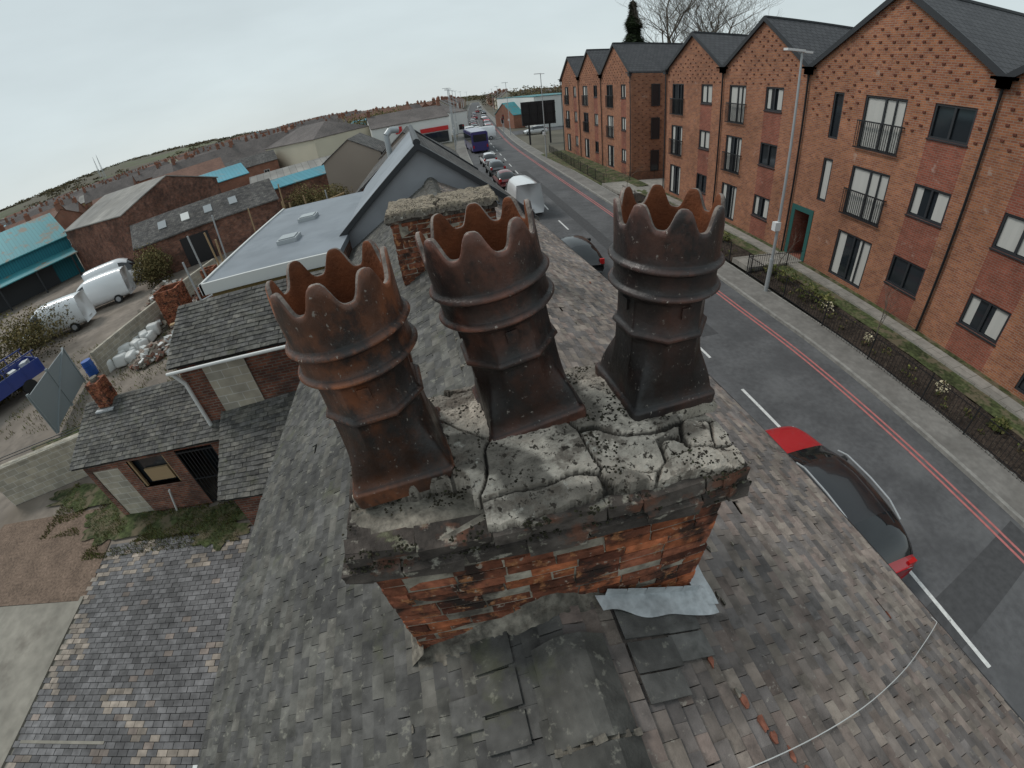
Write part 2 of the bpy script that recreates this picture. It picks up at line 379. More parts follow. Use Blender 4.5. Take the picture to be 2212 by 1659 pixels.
def blob(mb,c,r,fz=.6,mi=0,t=(1,1,1)):
    k=len(mb.v)
    for v in IV:
        s=r*U(.8,1.2); mb.v.append((c[0]+v.x*s,c[1]+v.y*s,c[2]+v.z*s*fz)); mb.t.append(t)
    for f in IF: mb.f.append(tuple(k+i for i in f)); mb.m.append(mi)
mb=MB()
for i in range(5200):
    x=U(X0-.04,X1+.04); y=U(YA-.05,YB+.03)
    nv=noise.noise(Vector((x*6,y*6,9)))+.5*noise.noise(Vector((x*19,y*19,4)))
    if nv<.20: continue
    p=fl((x-X0+.035)/(X1-X0+.07),(y-YA+.05)/(YB-YA+.09)); z=max(p.z,6.954)
    r=U(.002,.0065); k=U(.4,1.5); g=1.3 if R()<.12 else 1
    blob(mb,(x,y,z),r,.55,0,(k,k*g,k))
for i in range(900):
    x=U(X0-.05,X1+.05); z=random.choice((6.957,6.88,6.81)); y=YA-.05+U(-.012,.02)
    if noise.noise(Vector((x*7,z*5,1)))<.05: continue
    k=U(.5,1.6); blob(mb,(x,y,z),U(.002,.007),.6,0,(k,k*1.1,k))
mb.build('moss_tufts',['moss'],st,smooth=True)
mb=MB()
def fil(u,v):
    x=X0-.04+(.42-X0)*u*1.08; roof=(ZR-(abs(x-.15))*(.54))+.035
    w=.10+.03*noise.noise(Vector((x*9,3,1)))
    y=YA+.02-w*v*1.2; z=roof+.045*(1-v)**1.3+.018*noise.noise(Vector((x*14,v*3,0)))+.01*noise.noise(Vector((x*40,v*9,4)))-.02*v
    return Vector((x,y,z))
mb.grid(fil,80,12)
def fil2(u,v):
    y=YA-.05+(YB-YA)*u; x=X0+.02-.10*v; roof=ZR-(abs(x-.15))*.52+.03
    return Vector((x,y,roof+.08*(1-v)+.012*noise.noise(Vector((y*14,v*3,7)))-.02*v))
mb.grid(fil2,40,8)
mb.build('mortar_fillet',['old_mortar'],st,smooth=True)
mb=MB()
def rz_(x): return ZR-(x-.15)*.478
for i in range(5):
    x=.40+i*.108; rz=rz_(x)
    mb.face([(x,YA-.024-.002*i,rz-.03),(x+.125,YA-.024-.002*i,rz-.08),(x+.125,YA-.024-.002*i,rz+.075),(x+.02,YA-.024-.002*i,rz+.135)])
def ld(u,v):
    x=.36+.66*u
    return Vector((x+.02*v,YA-.022-.15*v*(1-.5*(1-u)**2)+.012*math.sin(u*13)*v,rz_(x)+.075-.022*v+.012*math.sin(u*17)*v))
mb.grid(ld,40,6)
def ld2(u,v):
    y=YA-.12+.85*u; x=X1+.01+.13*v
    return Vector((x,y,rz_(x)+.075-.015*v+.008*math.sin(u*20)*v))
mb.grid(ld2,30,4)
mb.build('lead_flashing',['lead'],st,smooth=True)

def pot(name,loc,rz,tilt,glaze,ph=.4):
    N=144; mb=MB(); rows=[]
    def rad(th,shape,r):
        c=abs(math.cos(th)); s=abs(math.sin(th)); sq=1/max(c,s,1e-6); sq=min(sq,1.37)
        a=(th+math.pi/8)%(math.pi/4)-math.pi/8; oc=1/math.cos(a)
        if shape<=1: k=sq*(1-shape)+oc*shape
        else: k=oc*(2-shape)+1*(shape-1)
        return r*k
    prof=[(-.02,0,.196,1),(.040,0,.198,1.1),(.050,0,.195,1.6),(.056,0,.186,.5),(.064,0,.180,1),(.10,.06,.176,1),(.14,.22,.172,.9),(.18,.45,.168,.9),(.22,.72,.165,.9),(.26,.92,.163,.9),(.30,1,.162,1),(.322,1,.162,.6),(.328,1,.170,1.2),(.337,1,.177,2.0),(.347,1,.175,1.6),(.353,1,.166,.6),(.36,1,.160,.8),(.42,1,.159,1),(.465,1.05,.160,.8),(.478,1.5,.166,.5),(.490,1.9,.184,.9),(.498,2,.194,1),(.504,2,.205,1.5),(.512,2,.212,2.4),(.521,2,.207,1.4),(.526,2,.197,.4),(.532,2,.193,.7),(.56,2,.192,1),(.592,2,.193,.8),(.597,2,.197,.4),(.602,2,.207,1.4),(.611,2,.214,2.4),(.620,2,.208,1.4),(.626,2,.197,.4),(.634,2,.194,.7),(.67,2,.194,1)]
    def top(th):
        c=math.cos(8*th+ph); s=.5+.5*(c*(1.5-.5*c*c))
        return .745+.078*s+.006*math.sin(3*th+ph)
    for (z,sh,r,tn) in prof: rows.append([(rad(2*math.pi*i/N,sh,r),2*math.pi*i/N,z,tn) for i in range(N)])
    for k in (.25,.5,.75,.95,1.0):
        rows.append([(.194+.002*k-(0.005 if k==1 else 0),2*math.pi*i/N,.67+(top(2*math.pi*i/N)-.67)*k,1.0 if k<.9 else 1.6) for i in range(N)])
    no=len(rows)
    for k in (1.0,.95,.75,.5,.25,0):
        rows.append([(.173+.002*k+(.003 if k==1 else 0),2*math.pi*i/N,.67+(top(2*math.pi*i/N)-.67)*k,1) for i in range(N)])
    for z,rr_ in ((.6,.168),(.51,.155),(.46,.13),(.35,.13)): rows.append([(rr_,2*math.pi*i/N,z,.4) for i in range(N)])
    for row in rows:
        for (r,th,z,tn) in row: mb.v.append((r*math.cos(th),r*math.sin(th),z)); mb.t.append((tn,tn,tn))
    for a in range(len(rows)-1):
        for i in range(N):
            j=(i+1)%N; mb.f.append((a*N+i,a*N+j,(a+1)*N+j,(a+1)*N+i)); mb.m.append(0 if a<no-1 else (2 if a==no-1 else 1))
    k=len(rows)-1; mb.f.append(tuple(k*N+i for i in range(N))); mb.m.append(3)
    o=mb.build(name,[glaze,'pot_inner','pot_rim','under_roof'],None,loc,0,True)
    o.rotation_euler=(tilt[0],tilt[1],rz)
    b=MB()
    for q in (0,1,2,3):
        an=q*math.pi/2; c=Vector((math.cos(an)*.160,math.sin(an)*.160,.440)); b.obox(c,.014,.040,.045,an,0)
    b.build('vent_lug',[glaze],o)
    return o
mat('pot_rim',(.24,.20,.175),.8,.5,30,.3,bump=.5,bsc=80,stain=[((.06,.04,.035),15,.5,.6,.7)])
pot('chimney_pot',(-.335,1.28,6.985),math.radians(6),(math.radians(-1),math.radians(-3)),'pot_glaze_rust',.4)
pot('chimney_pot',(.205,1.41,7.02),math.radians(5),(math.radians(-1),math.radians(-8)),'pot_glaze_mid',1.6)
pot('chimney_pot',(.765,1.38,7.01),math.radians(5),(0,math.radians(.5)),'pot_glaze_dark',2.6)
mb=MB()
for (px,py) in ((.205,1.41),(.765,1.38)):
    mb.grid(lambda u,v:Vector((px+(.225+.03*noise.noise(Vector((u*9,px*5,1))))*(1-v*.25)*math.cos(u*6.2832)*min(1.3,1/max(abs(math.cos(u*6.2832)),abs(math.sin(u*6.2832)))),py+(.225+.03*noise.noise(Vector((u*9,px*5,1))))*(1-v*.25)*math.sin(u*6.2832)*min(1.3,1/max(abs(math.cos(u*6.2832)),abs(math.sin(u*6.2832)))),6.99+.045*v+.008*noise.noise(Vector((u*30,v*3,px))))),72,5,0,lambda p:(.75,.72,.68))
mb.build('pot_bedding',['flaunching_mortar'],st,smooth=True)

s2=empty('chimney_stack')
mb=MB(); brickwork(mb,-.69,.69,5.78,6.5,5.0,6.78,0,jit=.006,rnd=.01,tf=lambda x,z:(U(.35,.9),)*3); mb.box(-.682,.682,5.788,6.492,5,6.77,1)
mb.build('brick_shaft',['stack_brick','stack_mortar'],s2)
mb=MB(); brickwork(mb,-.73,.73,5.74,6.54,6.78,6.86,0,jit=.01,rnd=.012); mb.box(-.7,.7,5.77,6.5,6.78,6.85,1); mb.build('oversailing_courses',['cap_brick','old_mortar'],s2)
def f2(u,v):
    x=-.76+1.52*u;y=5.70+.88*v
    e=min(u,1-u)*1.5; e2=min(v,1-v)*.9; ee=min(e,e2)+.02*noise.noise(Vector((x*8,y*8,1)))
    z=6.93+.03*noise.noise(Vector((x*4,y*4,2)))+.02*noise.noise(Vector((x*15,y*15,3)))
    if abs(x+.05+.1*noise.noise(Vector((y*5,0,0))))<.03: z-=.04
    if ee<.03: z-=.10*(1-max(ee,0)/.03)
    return Vector((x,y,z))
mb=MB(); mb.grid(f2,120,80,0,lambda p:(.62,.57,.50) if p[2]>6.9 else (.35,.33,.32)); mb.build('flaunching',['flaunching_mortar'],s2)
mb=MB()
for i in range(1500):
    u,v=R(),R(); p=f2(u,v)
    if noise.noise(p*5)<.0: continue
    k=U(.5,2); blob(mb,p,U(.003,.010),.5,0,(k,k,k))
mb.build('moss_tufts',['moss'],s2)

# ================= HOUSE HELPERS =================
def winbox(mb,c,w,h,axis,sign,frame=1,glassi=2,mull=1):
    d=.05*sign; x,y,z=c; f=.07
    def bx(u0,u1,z0,z1,d0,d1,mi):
        if axis=='x': mb.box(min(x+d0,x+d1),max(x+d0,x+d1),y+u0,y+u1,z+z0,z+z1,mi)
        else: mb.box(x+u0,x+u1,min(y+d0,y+d1),max(y+d0,y+d1),z+z0,z+z1,mi)
    bx(-w/2+f,w/2-f,-h/2+f,h/2-f,0,d*.4,glassi)
    bx(-w/2,-w/2+f,-h/2,h/2,0,d,frame); bx(w/2-f,w/2,-h/2,h/2,0,d,frame)
    bx(-w/2+f,w/2-f,-h/2,-h/2+f,0,d,frame); bx(-w/2+f,w/2-f,h/2-f,h/2,0,d,frame)
    for i in range(mull):
        u=-w/2+w*(i+1)/(mull+1); bx(u-f*.4,u+f*.4,-h/2+f,h/2-f,0,d*.9,frame)
def house(name,loc,rz,w,l,eave,ridge,wall='town_brick',roof='roof_town',chim=0,wins=True,hip=0,frame='white_pvc',over=.2):
    e=empty(name,loc,rz); mb=MB(); a,b=w/2,l/2
    zb=-2.5 if loc[2]>0 else 0
    for p in ([(-a,-b),(a,-b)],[(a,-b),(a,b)],[(a,b),(-a,b)],[(-a,b),(-a,-b)]):
        (x0,y0),(x1,y1)=p; mb.face([(x0,y0,zb),(x1,y1,zb),(x1,y1,eave),(x0,y0,eave)])
    if not hip and ridge>eave:
        mb.face([(a,-b,eave),(a,b,eave),(a,0,ridge)]); mb.face([(-a,b,eave),(-a,-b,eave),(-a,0,ridge)])
    mb.build('walls',[wall],e)
    mb=MB(); o=over; k=(ridge-eave)/b; ze=eave-k*o; hh=.10
    A=a+o*.6
    if hip:
        r=a-hip
        top=[(-A,-b-o,ze),(A,-b-o,ze),(A,b+o,ze),(-A,b+o,ze),(-r,0,ridge),(r,0,ridge)]
        T=[(x,y,z+hh) for x,y,z in top]
        mb.face([T[0],T[1],T[5],T[4]]);mb.face([T[2],T[3],T[4],T[5]]);mb.face([T[1],T[2],T[5]]);mb.face([T[3],T[0],T[4]])
        for i in range(4): mb.face([top[i],top[(i+1)%4],T[(i+1)%4],T[i]])
    else:
        for sg in (-1,1):
            q=[(-A,sg*(b+o),ze),(A,sg*(b+o),ze),(A,0,ridge),(-A,0,ridge)]
            p=q+[(x,y,z+hh) for x,y,z in q]
            if sg>0: p=[p[1],p[0],p[3],p[2],p[5],p[4],p[7],p[6]]
            mb.hexa(p)
    mb.build('roof',[roof],e)
    if wins:
        mb=MB(); st=max(1,int(eave/2.6))
        nb=max(1,int(w/4.2))
        for i in range(nb):
            for s in range(st):
                z=1.5+2.6*s
                if z+.6>eave: continue
                x=-a+w*(i+.5)/nb
                winbox(mb,(x,-b,z),1.1,1.2,'y',-1,0,1); winbox(mb,(x,b,z),1.1,1.2,'y',1,0,1)
        for s in range(st):
            z=1.5+2.6*s
            if z+.6<eave and l>5: winbox(mb,(a,-b*.4,z),.9,1.1,'x',1,0,1); winbox(mb,(-a,b*.3,z),.9,1.1,'x',-1,0,1)
        mb.build('windows',[frame,'glass_dark'],e)
    if chim:
        mb=MB()
        for i in range(chim):
            x=-a+.4+(w-.8)*(i/(max(1,chim-1))) if chim>1 else -a+.5
            mb.box(x-.3,x+.3,-.45,.45,ridge-.5,ridge+1.1); mb.box(x-.36,x+.36,-.5,.5,ridge+1.0,ridge+1.15)
            for yy in (-.25,.0,.25): mb.cyl((x,yy,ridge+1.15),(x,yy,ridge+1.5),.11,.09,6,1)
        mb.build('chimneys',[wall if 'brick' in wall else 'town_brick','terracotta'],e)
    return e

# ================= OPPOSITE FLATS =================
FX=16.5; GB=.45; EV=9.0; DEP=11.5
def flats(name,units,side_y=None):
    e=empty(name)
    W=MB();Rf=MB();T=MB();G=MB();B=MB()
    for (y0,y1,za,style) in units:
        m=(y0+y1)/2; cols=[];ops=[]
        wd=y1-y0
        for (ty,ya,yb) in style:
            for fl_ in range(3):
                zt=8.15-2.75*(2-fl_)
                if ty=='F': ops.append((ya,yb,zt-2.05,zt,ty,fl_))
                elif ty=='W': ops.append((ya,yb,zt-1.15,zt,ty,fl_))
                elif ty=='N':
                    if fl_>0: ops.append((ya,yb,zt-1.9,zt,ty,fl_))
                    else: ops.append((y0+ (wd-1.35),y0+wd-.35,GB,2.7,'D',0))
            if ty=='W': cols.append((ya-.02,yb+.02))
        ys=sorted(set([y0,y1]+[c for o in ops for c in o[:2]]+[c for q in cols for c in q])); zs=sorted(set([0,EV,8.15]+[c for o in ops for c in o[2:4]]))
        for ya,yb in zip(ys,ys[1:]):
            for z0,z1 in zip(zs,zs[1:]):
                cy,cz=(ya+yb)/2,(z0+z1)/2
                if any(o[0]<cy<o[1] and o[2]<cz<o[3] for o in ops): continue
                red=any(c[0]<cy<c[1] for c in cols) and cz<8.15
                W.face([(FX,yb,z0),(FX,ya,z0),(FX,ya,z1),(FX,yb,z1)],1 if red else 0)
        W.face([(FX,y1,EV),(FX,y0,EV),(FX,m,za)],0)
        for (ya,yb,z0,z1,ty,f_) in ops:
            d=.13 if ty!='D' else 1.2
            q=[(FX,ya,z0),(FX,yb,z0),(FX,yb,z1),(FX,ya,z1)]; p=[(FX+d,a[1],a[2]) for a in q]
            for i in range(4): W.face([q[i],q[(i+1)%4],p[(i+1)%4],p[i]],1)
            if ty=='D':
                W.box(FX-.03,FX+.02,ya-.22,ya-.002,z0,z1+.25,2); W.box(FX-.03,FX+.02,yb+.002,yb+.22,z0,z1+.25,2); W.box(FX-.03,FX+.02,ya-.002,yb+.002,z1+.002,z1+.25,2)
            cur=R()
            G.face([(FX+d-.02,yb,z0),(FX+d-.02,ya,z0),(FX+d-.02,ya,z1),(FX+d-.02,yb,z1)],0)
            if cur<.65 and ty!='D':
                n=9; k=(yb-ya-.16)/n
                full=R()<.5
                for i in range(n):
                    if not full and n*.25<i<n*.75: continue
                    yy=ya+.08+i*k
                    G.face([(FX+d-.03-.012*(i%2),yy+k,z0+.1),(FX+d-.03-.012*((i+1)%2),yy,z0+.1),(FX+d-.03-.012*((i+1)%2),yy,z1-.1),(FX+d-.03-.012*(i%2),yy+k,z1-.1)],1)
            f=.075; x0=FX+d-.10; x1=FX+d-.045
            T.box(x0,x1,ya,ya+f,z0,z1); T.box(x0,x1,yb-f,yb,z0,z1); T.box(x0,x1,ya+f,yb-f,z0,z0+f); T.box(x0,x1,ya+f,yb-f,z1-f,z1)
            if ty in 'FWD':
                c=(ya+yb)/2; T.box(x0+.002,x1,c-.04,c+.04,z0+f,z1-f)
            if ty=='F' :
                c=ya+(yb-ya)*.25; T.box(x0+.002,x1,c-.03,c+.03,z0+f,z1-f)
            if ty=='W': T.box(FX-.05,FX+.02,ya-.03,yb+.03,z0-.05,z0-.002)
            if ty=='F' and f_>0:
                xa=FX-.13
                B.box(xa,xa+.04,ya-.12,yb+.12,z0+1.05,z0+1.10); B.box(xa,xa+.04,ya-.12,yb+.12,z0+.02,z0+.07)
                for i in range(int((yb-ya+.2)/.1)+1): yy=ya-.11+i*.1; B.box(xa+.01,xa+.03,yy,yy+.02,z0+.07,z0+1.05)
                for yy in (ya-.12,yb+.08): B.box(xa+.04,FX,yy,yy+.04,z0+1.05,z0+1.09)
        th=.14
        for sg,ye in ((-1,y0),(1,y1)):
            q=[(FX-.12,ye,EV+.0),(FX+DEP,ye,EV+.0),(FX+DEP,m,za),(FX-.12,m,za)]
            p=q+[(x,y,z+th) for x,y,z in q]
            if sg>0: p=[p[1],p[0],p[3],p[2],p[5],p[4],p[7],p[6]]
            Rf.hexa(p,0)
            q=[(FX-.16,ye,EV-.06),(FX-.10,ye,EV-.06),(FX-.10,m,za-.06),(FX-.16,m,za-.06)]
            p=q+[(x-.0,y,z+.24) for x,y,z in q]
            if sg>0: p=[p[1],p[0],p[3],p[2],p[5],p[4],p[7],p[6]]
            T.hexa(p)
        T.box(FX-.1,FX+DEP,m-.10,m+.10,za+.10,za+.19)
        for yv in (y0,y1):
            T.box(FX-.22,FX-.02,yv-.18,yv+.18,EV-.22,EV+.02); T.box(FX-.32,FX+.02,yv-.34,yv+.34,EV+.02,EV+.10)
            T.cyl((FX-.09,yv,EV-.2),(FX-.09,yv,GB-.1),.045,n=8)
        for r_ in range(20):
            z=EV-1.9+r_*.225 if wd>8 else EV-.75+r_*.225
            if z>za-.4: break
            yy=y0+.3+(r_%2)*.3
            while yy<y1-.3:
                lim=EV+(za-EV)*(1-abs(yy-m)/(wd/2))-.3
                if z<lim and R()<.85 and not any(o[0]-.15<yy<o[1]+.1 and o[2]-.1<z<o[3]+.1 for o in ops): W.box(FX-.035,FX+.01,yy,yy+.11,z,z+.065,3)
                yy+=.6
    ya,yb=units[0][0],units[-1][1]
    for yy,fl_ in ((ya,1),(yb,0)):
        q=[(FX,yy,0),(FX+DEP,yy,0),(FX+DEP,yy,EV),(FX,yy,EV)]; W.face(q if fl_ else q[::-1])
    W.face([(FX+DEP,ya,0),(FX+DEP,yb,0),(FX+DEP,yb,EV),(FX+DEP,ya,EV)])
    if side_y is not None:
        for r_ in range(26):
            z=1.2+r_*.3; xx=FX+.3+(r_%2)*.34
            while xx<FX+9:
                W.box(xx,xx+.11,side_y-.035,side_y+.01,z,z+.065,3); xx+=.68
        for zt in (2.65,5.4,8.15):
            winbox(T,(FX+2.2,side_y-.036,zt-.9),.8,1.8,'y',-1,0,1,0)
            winbox(T,(FX+6.5,side_y-.036,zt-.6),1.2,1.2,'y',-1,0,1,1)
    W.build('walls',['new_brick','new_brick_red','teal_tile','new_brick_dark'],e); Rf.build('roof',['roof_new'],e); T.build('frames_and_trim',['frame_dark','glass_dark'],e); G.build('glazing',['glass_dark','curtain'],e); B.build('balconies',['black_metal'],e)
    return e
A=[('F',12.1,14.0),('W',9.5,11.0),('N',15.1,15.65)]
flats('apartment_block',[(.6,8.9,11.6,[('W',6.1,7.6),('F',3.0,4.9)]),(8.9,17.2,11.7,A),
 (17.2,23.8,11.3,[('W',18.8,20.1),('F',21.7,23.2)]),(23.8,30.5,11.1,[('W',24.9,26.1),('F',28.2,29.7)])])
flats('apartment_block',[(36.5,43.2,11.5,[('W',37.6,38.6),('F',40.4,41.9)]),(43.2,49.9,11.5,[('W',44.4,45.4),('F',47.2,48.7)]),(49.9,56.5,11.3,[('W',51,52),('F',53.8,55.2)])],36.5)

# ================= ROAD AND GROUND =================
def smooth_poly(pl,n=6):
    out=[]
    for i in range(len(pl)-1):
        p0=Vector(pl[max(i-1,0)]);p1=Vector(pl[i]);p2=Vector(pl[i+1]);p3=Vector(pl[min(i+2,len(pl)-1)])
        for k in range(n):
            t=k/n; out.append(.5*((2*p1)+(p2-p0)*t+(2*p0-5*p1+4*p2-p3)*t*t+(3*p1-p0-3*p2+p3)*t**3))
    out.append(Vector(pl[-1])); return out
RED=smooth_poly([(11.0,-20),(11.0,0),(10.95,9),(10.75,15),(10.9,29),(11.4,50),(12.5,75),(14.6,100),(18.3,140),(34,300),(62,560)],8)
CEN=smooth_poly([(8.2,-20),(8.1,0),(7.8,10),(7.5,20),(7.35,29),(8.3,46),(10.0,78),(11.8,100),(15,140),(30,300),(58,560)],8)
def norm2(pl,i):
    a=pl[max(0,i-1)];b=pl[min(len(pl)-1,i+1)]; d=(b-a).normalized(); return Vector((d.y,-d.x))
def strip(mb,pl,o0,o1,z0,z1=None,mi=0,i0=0,i1=None):
    z1=z0 if z1 is None else z1
    for i in range(i0,(i1 or len(pl))-1):
        n0=norm2(pl,i);n1=norm2(pl,i+1)
        a=pl[i]+n0*o0;b=pl[i]+n0*o1;c=pl[i+1]+n1*o1;d=pl[i+1]+n1*o0
        mb.face([(a.x,a.y,z0),(b.x,b.y,z1),(c.x,c.y,z1),(d.x,d.y,z0)],mi)
def gz(x,y):
    r=math.hypot(x,y); az=math.degrees(math.atan2(x,y))
    k=min(1,max(0,(-az-1)/12)); k=k*k*(3-2*k)
    return .016*max(0,r-140)*k
mb=MB(); mb.face([(-2500,-600,-.03),(2500,-600,-.03),(2500,3500,-.03),(-2500,3500,-.03)])
def rise(u,v):
    az=math.radians(-88+88*u); r=138+1000*v; x=r*math.sin(az); y=r*math.cos(az); return Vector((x,y,gz(x,y)-.02))
mb.grid(rise,60,30); mb.build('ground',['ground_far'])
mb=MB(); strip(mb,RED,-6.9,.95,0.0); mb.face([(-25,150,.30),(12,154,.004),(12,168,.004),(-25,164,.30)]); mb.face([(16,155,.004),(60,158,.004),(60,172,.004),(18,168,.004)]); mb.face([(14,88,.003),(50,96,.003),(50,103,.003),(15.5,97,.003)])
mb.build('road',['asphalt'])
mb=MB(); mb.face([(4.4,-.6,.004),(11.8,.9,.004),(11.8,1.75,.004),(4.4,.5,.004)]); strip(mb,RED,-2.6,-1.9,.004,None,0,20,40); strip(mb,RED,-5.6,-5.2,.004,None,0,24,60)
mb.build('asphalt_patch_repair',['asphalt_patch'])
mb=MB(); strip(mb,RED,-.04,.04,.008,None,0,0,70); strip(mb,RED,.15,.23,.008,None,0,0,70); mb.build('double_red_line',['red_paint'])
def along(pl,s):
    d=0
    for a,b in zip(pl,pl[1:]):
        l=(b-a).length
        if d+l>=s: return a+(b-a)*((s-d)/l),(b-a).normalized()
        d+=l
    return pl[-1],(pl[-1]-pl[-2]).normalized()
mb=MB(); base=20
for (a_,l_) in [(-.4,2.5),(6.4,2.1),(10.3,2.1),(15.0,2.1)]+[(20+i*5.2,2.2) for i in range(40)]:
    p,d=along(CEN,base+a_); q,d2=along(CEN,base+a_+l_); n=Vector((d.y,-d.x))*.05
    mb.face([(p.x-n.x,p.y-n.y,.008),(p.x+n.x,p.y+n.y,.008),(q.x+n.x,q.y+n.y,.008),(q.x-n.x,q.y-n.y,.008)])
mb.face([(9.2,-2.6,.008),(9.35,-2.6,.008),(9.15,-.6,.008),(9.0,-.6,.008)])
for (x,y) in ((7.2,52),(8.6,66)):
    mb.box(x-.07,x+.07,y-2,y+1,.009,.012); mb.face([(x-.35,y+1,.012),(x+.35,y+1,.012),(x,y+2.4,.012)])
mb.face([(7,84,.012),(13,86,.012),(13,86.5,.012),(7,84.5,.012)])
mb.build('lane_marking',['white_paint'])
mb=MB(); strip(mb,RED,.95,1.08,.12); strip(mb,RED,.949,.95,0,.12); strip(mb,RED,-7.03,-6.9,.12); strip(mb,RED,-6.9,-6.899,.12,0); mb.build('kerb',['kerb_stone'])
mb=MB(); strip(mb,RED,1.08,2.2,.118,.14); strip(mb,RED,2.2,2.3,.15,.15,1); mb.build('pavement',['footway','kerb_stone'])
mb=MB(); strip(mb,RED,-8.6,-7.03,.118); mb.build('pavement',['footway'])
mb=MB()
mb.grid(lambda u,v:Vector((13.25+1.45*u,-6+38*v,.16+.16*u+.06*noise.noise(Vector((u*6,v*90,1))))),14,260,0); mb.build('planting_bed',['mulch'])
mb=MB(); mb.grid(lambda u,v:Vector((14.7+.85*u,-6+38*v,.34+.03*noise.noise(Vector((u*4,v*60,1))))),6,100,0); mb.grid(lambda u,v:Vector((16.2+.3*u,-6+38*v,.42)),3,10,0)
mb.grid(lambda u,v:Vector((13.4+3.1*u,33+24*v,.14+.3*u)),6,20,0); mb.build('lawn',['grass'])
mb=MB(); mb.box(15.55,16.2,-6,31,.2,.42); mb.box(13.2,16.5,15.7,17.0,.2,.44); mb.box(13.4,24,31,35.5,.1,.34); mb.build('garden_path',['slab_path'])
def leafmass(mb,c,r,n,s,pal,fz=1,shell=.5):
    for i in range(n):
        v=Vector((random.gauss(0,1),random.gauss(0,1),random.gauss(0,1))).normalized()*(shell+(1-shell)*R())
        nz=1+.35*noise.noise(v*2.2+Vector(c))
        p=Vector((c[0]+v.x*r[0]*nz,c[1]+v.y*r[1]*nz,c[2]+v.z*r[2]*nz))
        a=Vector((U(-1,1),U(-1,1),U(-1,1))).normalized(); b=a.orthogonal().normalized(); ss=s*U(.5,1.3)
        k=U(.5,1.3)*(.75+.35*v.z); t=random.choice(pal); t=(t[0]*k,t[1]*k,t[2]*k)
        mb.face([p+a*ss,p+b*ss*.7,p-a*ss*.8,p-b*ss*.6],0,t)
PG=[(.9,1.2,.5),(.75,1.0,.4),(1.4,1.6,.7)]; PO=[(1,1,.9),(1.3,1.15,.8),(.9,.9,.65),(1.6,1.35,1.1),(1.5,1.4,1.2)]
mb=MB()
for (x,y,r) in ((14.0,12.6,.5),(14.3,11.8,.4),(14.2,14.2,.5),(14.1,15.2,.35),(14.3,4.0,.3),(14.4,19.6,.4),(14.2,23,.45),(14.3,27,.4)):
    leafmass(mb,(x,y,.3+r*.5),(r,r,r*.8),300,.06,PG+[(2.5,2.6,1.5)])
for (x,y) in ((14.0,11.4),(13.8,9.0),(14.0,6.0)):
    leafmass(mb,(x,y,.5),(.28,.28,.2),60,.045,[(7,7,7)])
for i in range(130):
    leafmass(mb,(U(13.4,14.7),U(-3,29),.3),(.12,.12,.1),14,.045,PG+[(1.6,1.2,.9)])
mb.build('garden_shrubs',['foliage'])
def tree(name,loc,h,spread,depth,mats=('bark',),r0=None,lean=0):
    mb=MB()
    def br(p,d,l,r,k):
        segs=3; q=p
        for i in range(segs):
            d2=(d+Vector((U(-.18,.18),U(-.18,.18),U(-.05,.12)))).normalized(); q2=q+d2*(l/segs); rr=r*(1-.25*(i+1)/segs)
            mb.cyl(q,q2,r*(1-.25*i/segs),rr,5 if k>2 else 3,cap=False); q=q2; d=d2
            if k>0 and i>0:
                ax=Vector((U(-1,1),U(-1,1),U(-.2,.6))).normalized(); br(q,(d*.6+ax*spread).normalized(),l*U(.55,.75),rr*.6,k-1)
        if k>0:
            for _ in range(2):
                ax=Vector((U(-1,1),U(-1,1),U(-.1,.7))).normalized(); br(q,(d*.75+ax*spread).normalized(),l*U(.65,.85),rr*.72,k-1)
    br(Vector(loc),Vector((lean,0,1)),h*.33,r0 or h*.02,depth)
    return mb.build(name,list(mats))
tree('bare_tree',(39,66,0),25,.85,6)
tree('bare_tree',(48,68,0),22,.8,6)
for y in (3.2,9.0,14.9,33.5,38,46): tree('sapling_tree',(14.2 if y<30 else 14.8,y,.2),2.6,.5,3,r0=.025)
def conifer(name,loc,h,r):
    mb=MB(); mb.cyl(loc,(loc[0],loc[1],loc[2]+h),.25,.03,6,1)
    for i in range(9000):
        t=R()**.8; z=h*(.1+.9*t); rr=r*(1-t)**.75*math.sqrt(U(.05,1.1))*(1+.25*math.sin(z*2.3)); a=U(0,6.283)
        p=Vector((loc[0]+rr*math.cos(a),loc[1]+rr*math.sin(a),loc[2]+z-rr*.25)); d=Vector((math.cos(a),math.sin(a),-.3)); s=U(.15,.4); o=Vector((-d.y,d.x,0))*s*.6
        k=U(.2,.6); mb.face([p-o,p+d*s*1.5,p+o,p+Vector((0,0,s*.6))],0,(k*.6,k,k*.6))
    return mb.build(name,['foliage','bark'])
conifer('conifer_tree',(31.3,68,0),20,3.6)
def railing(name,pts,h,step=.13,z=.15):
    mb=MB()
    for (a,b) in zip(pts,pts[1:]):
        a=Vector(a);b=Vector(b); d=(b-a); L=d.length; d.normalize()
        for zz in (.12,h-.08): mb.cyl((a.x,a.y,z+zz),(b.x,b.y,z+zz),.016,n=4)
        n=int(L/step)
        for i in range(n+1):
            p=a+d*(i*step); post=i%18==0
            mb.cyl((p.x,p.y,z-.05),(p.x,p.y,z+(h+.08 if post else h)),.026 if post else .008,n=4)
    return mb.build(name,['black_metal'])
railing('metal_railing',[(13.2,-5),(13.15,6),(13.05,15.6)],.95); railing('metal_railing',[(13.1,17.1),(13.2,24),(13.3,31)],.95)
railing('metal_railing',[(13.05,15.6),(16.3,15.6)],.95); railing('metal_railing',[(13.6,35.5),(14,46),(14.8,58)],.95); railing('metal_railing',[(13.6,35.5),(24,35.8)],.95)
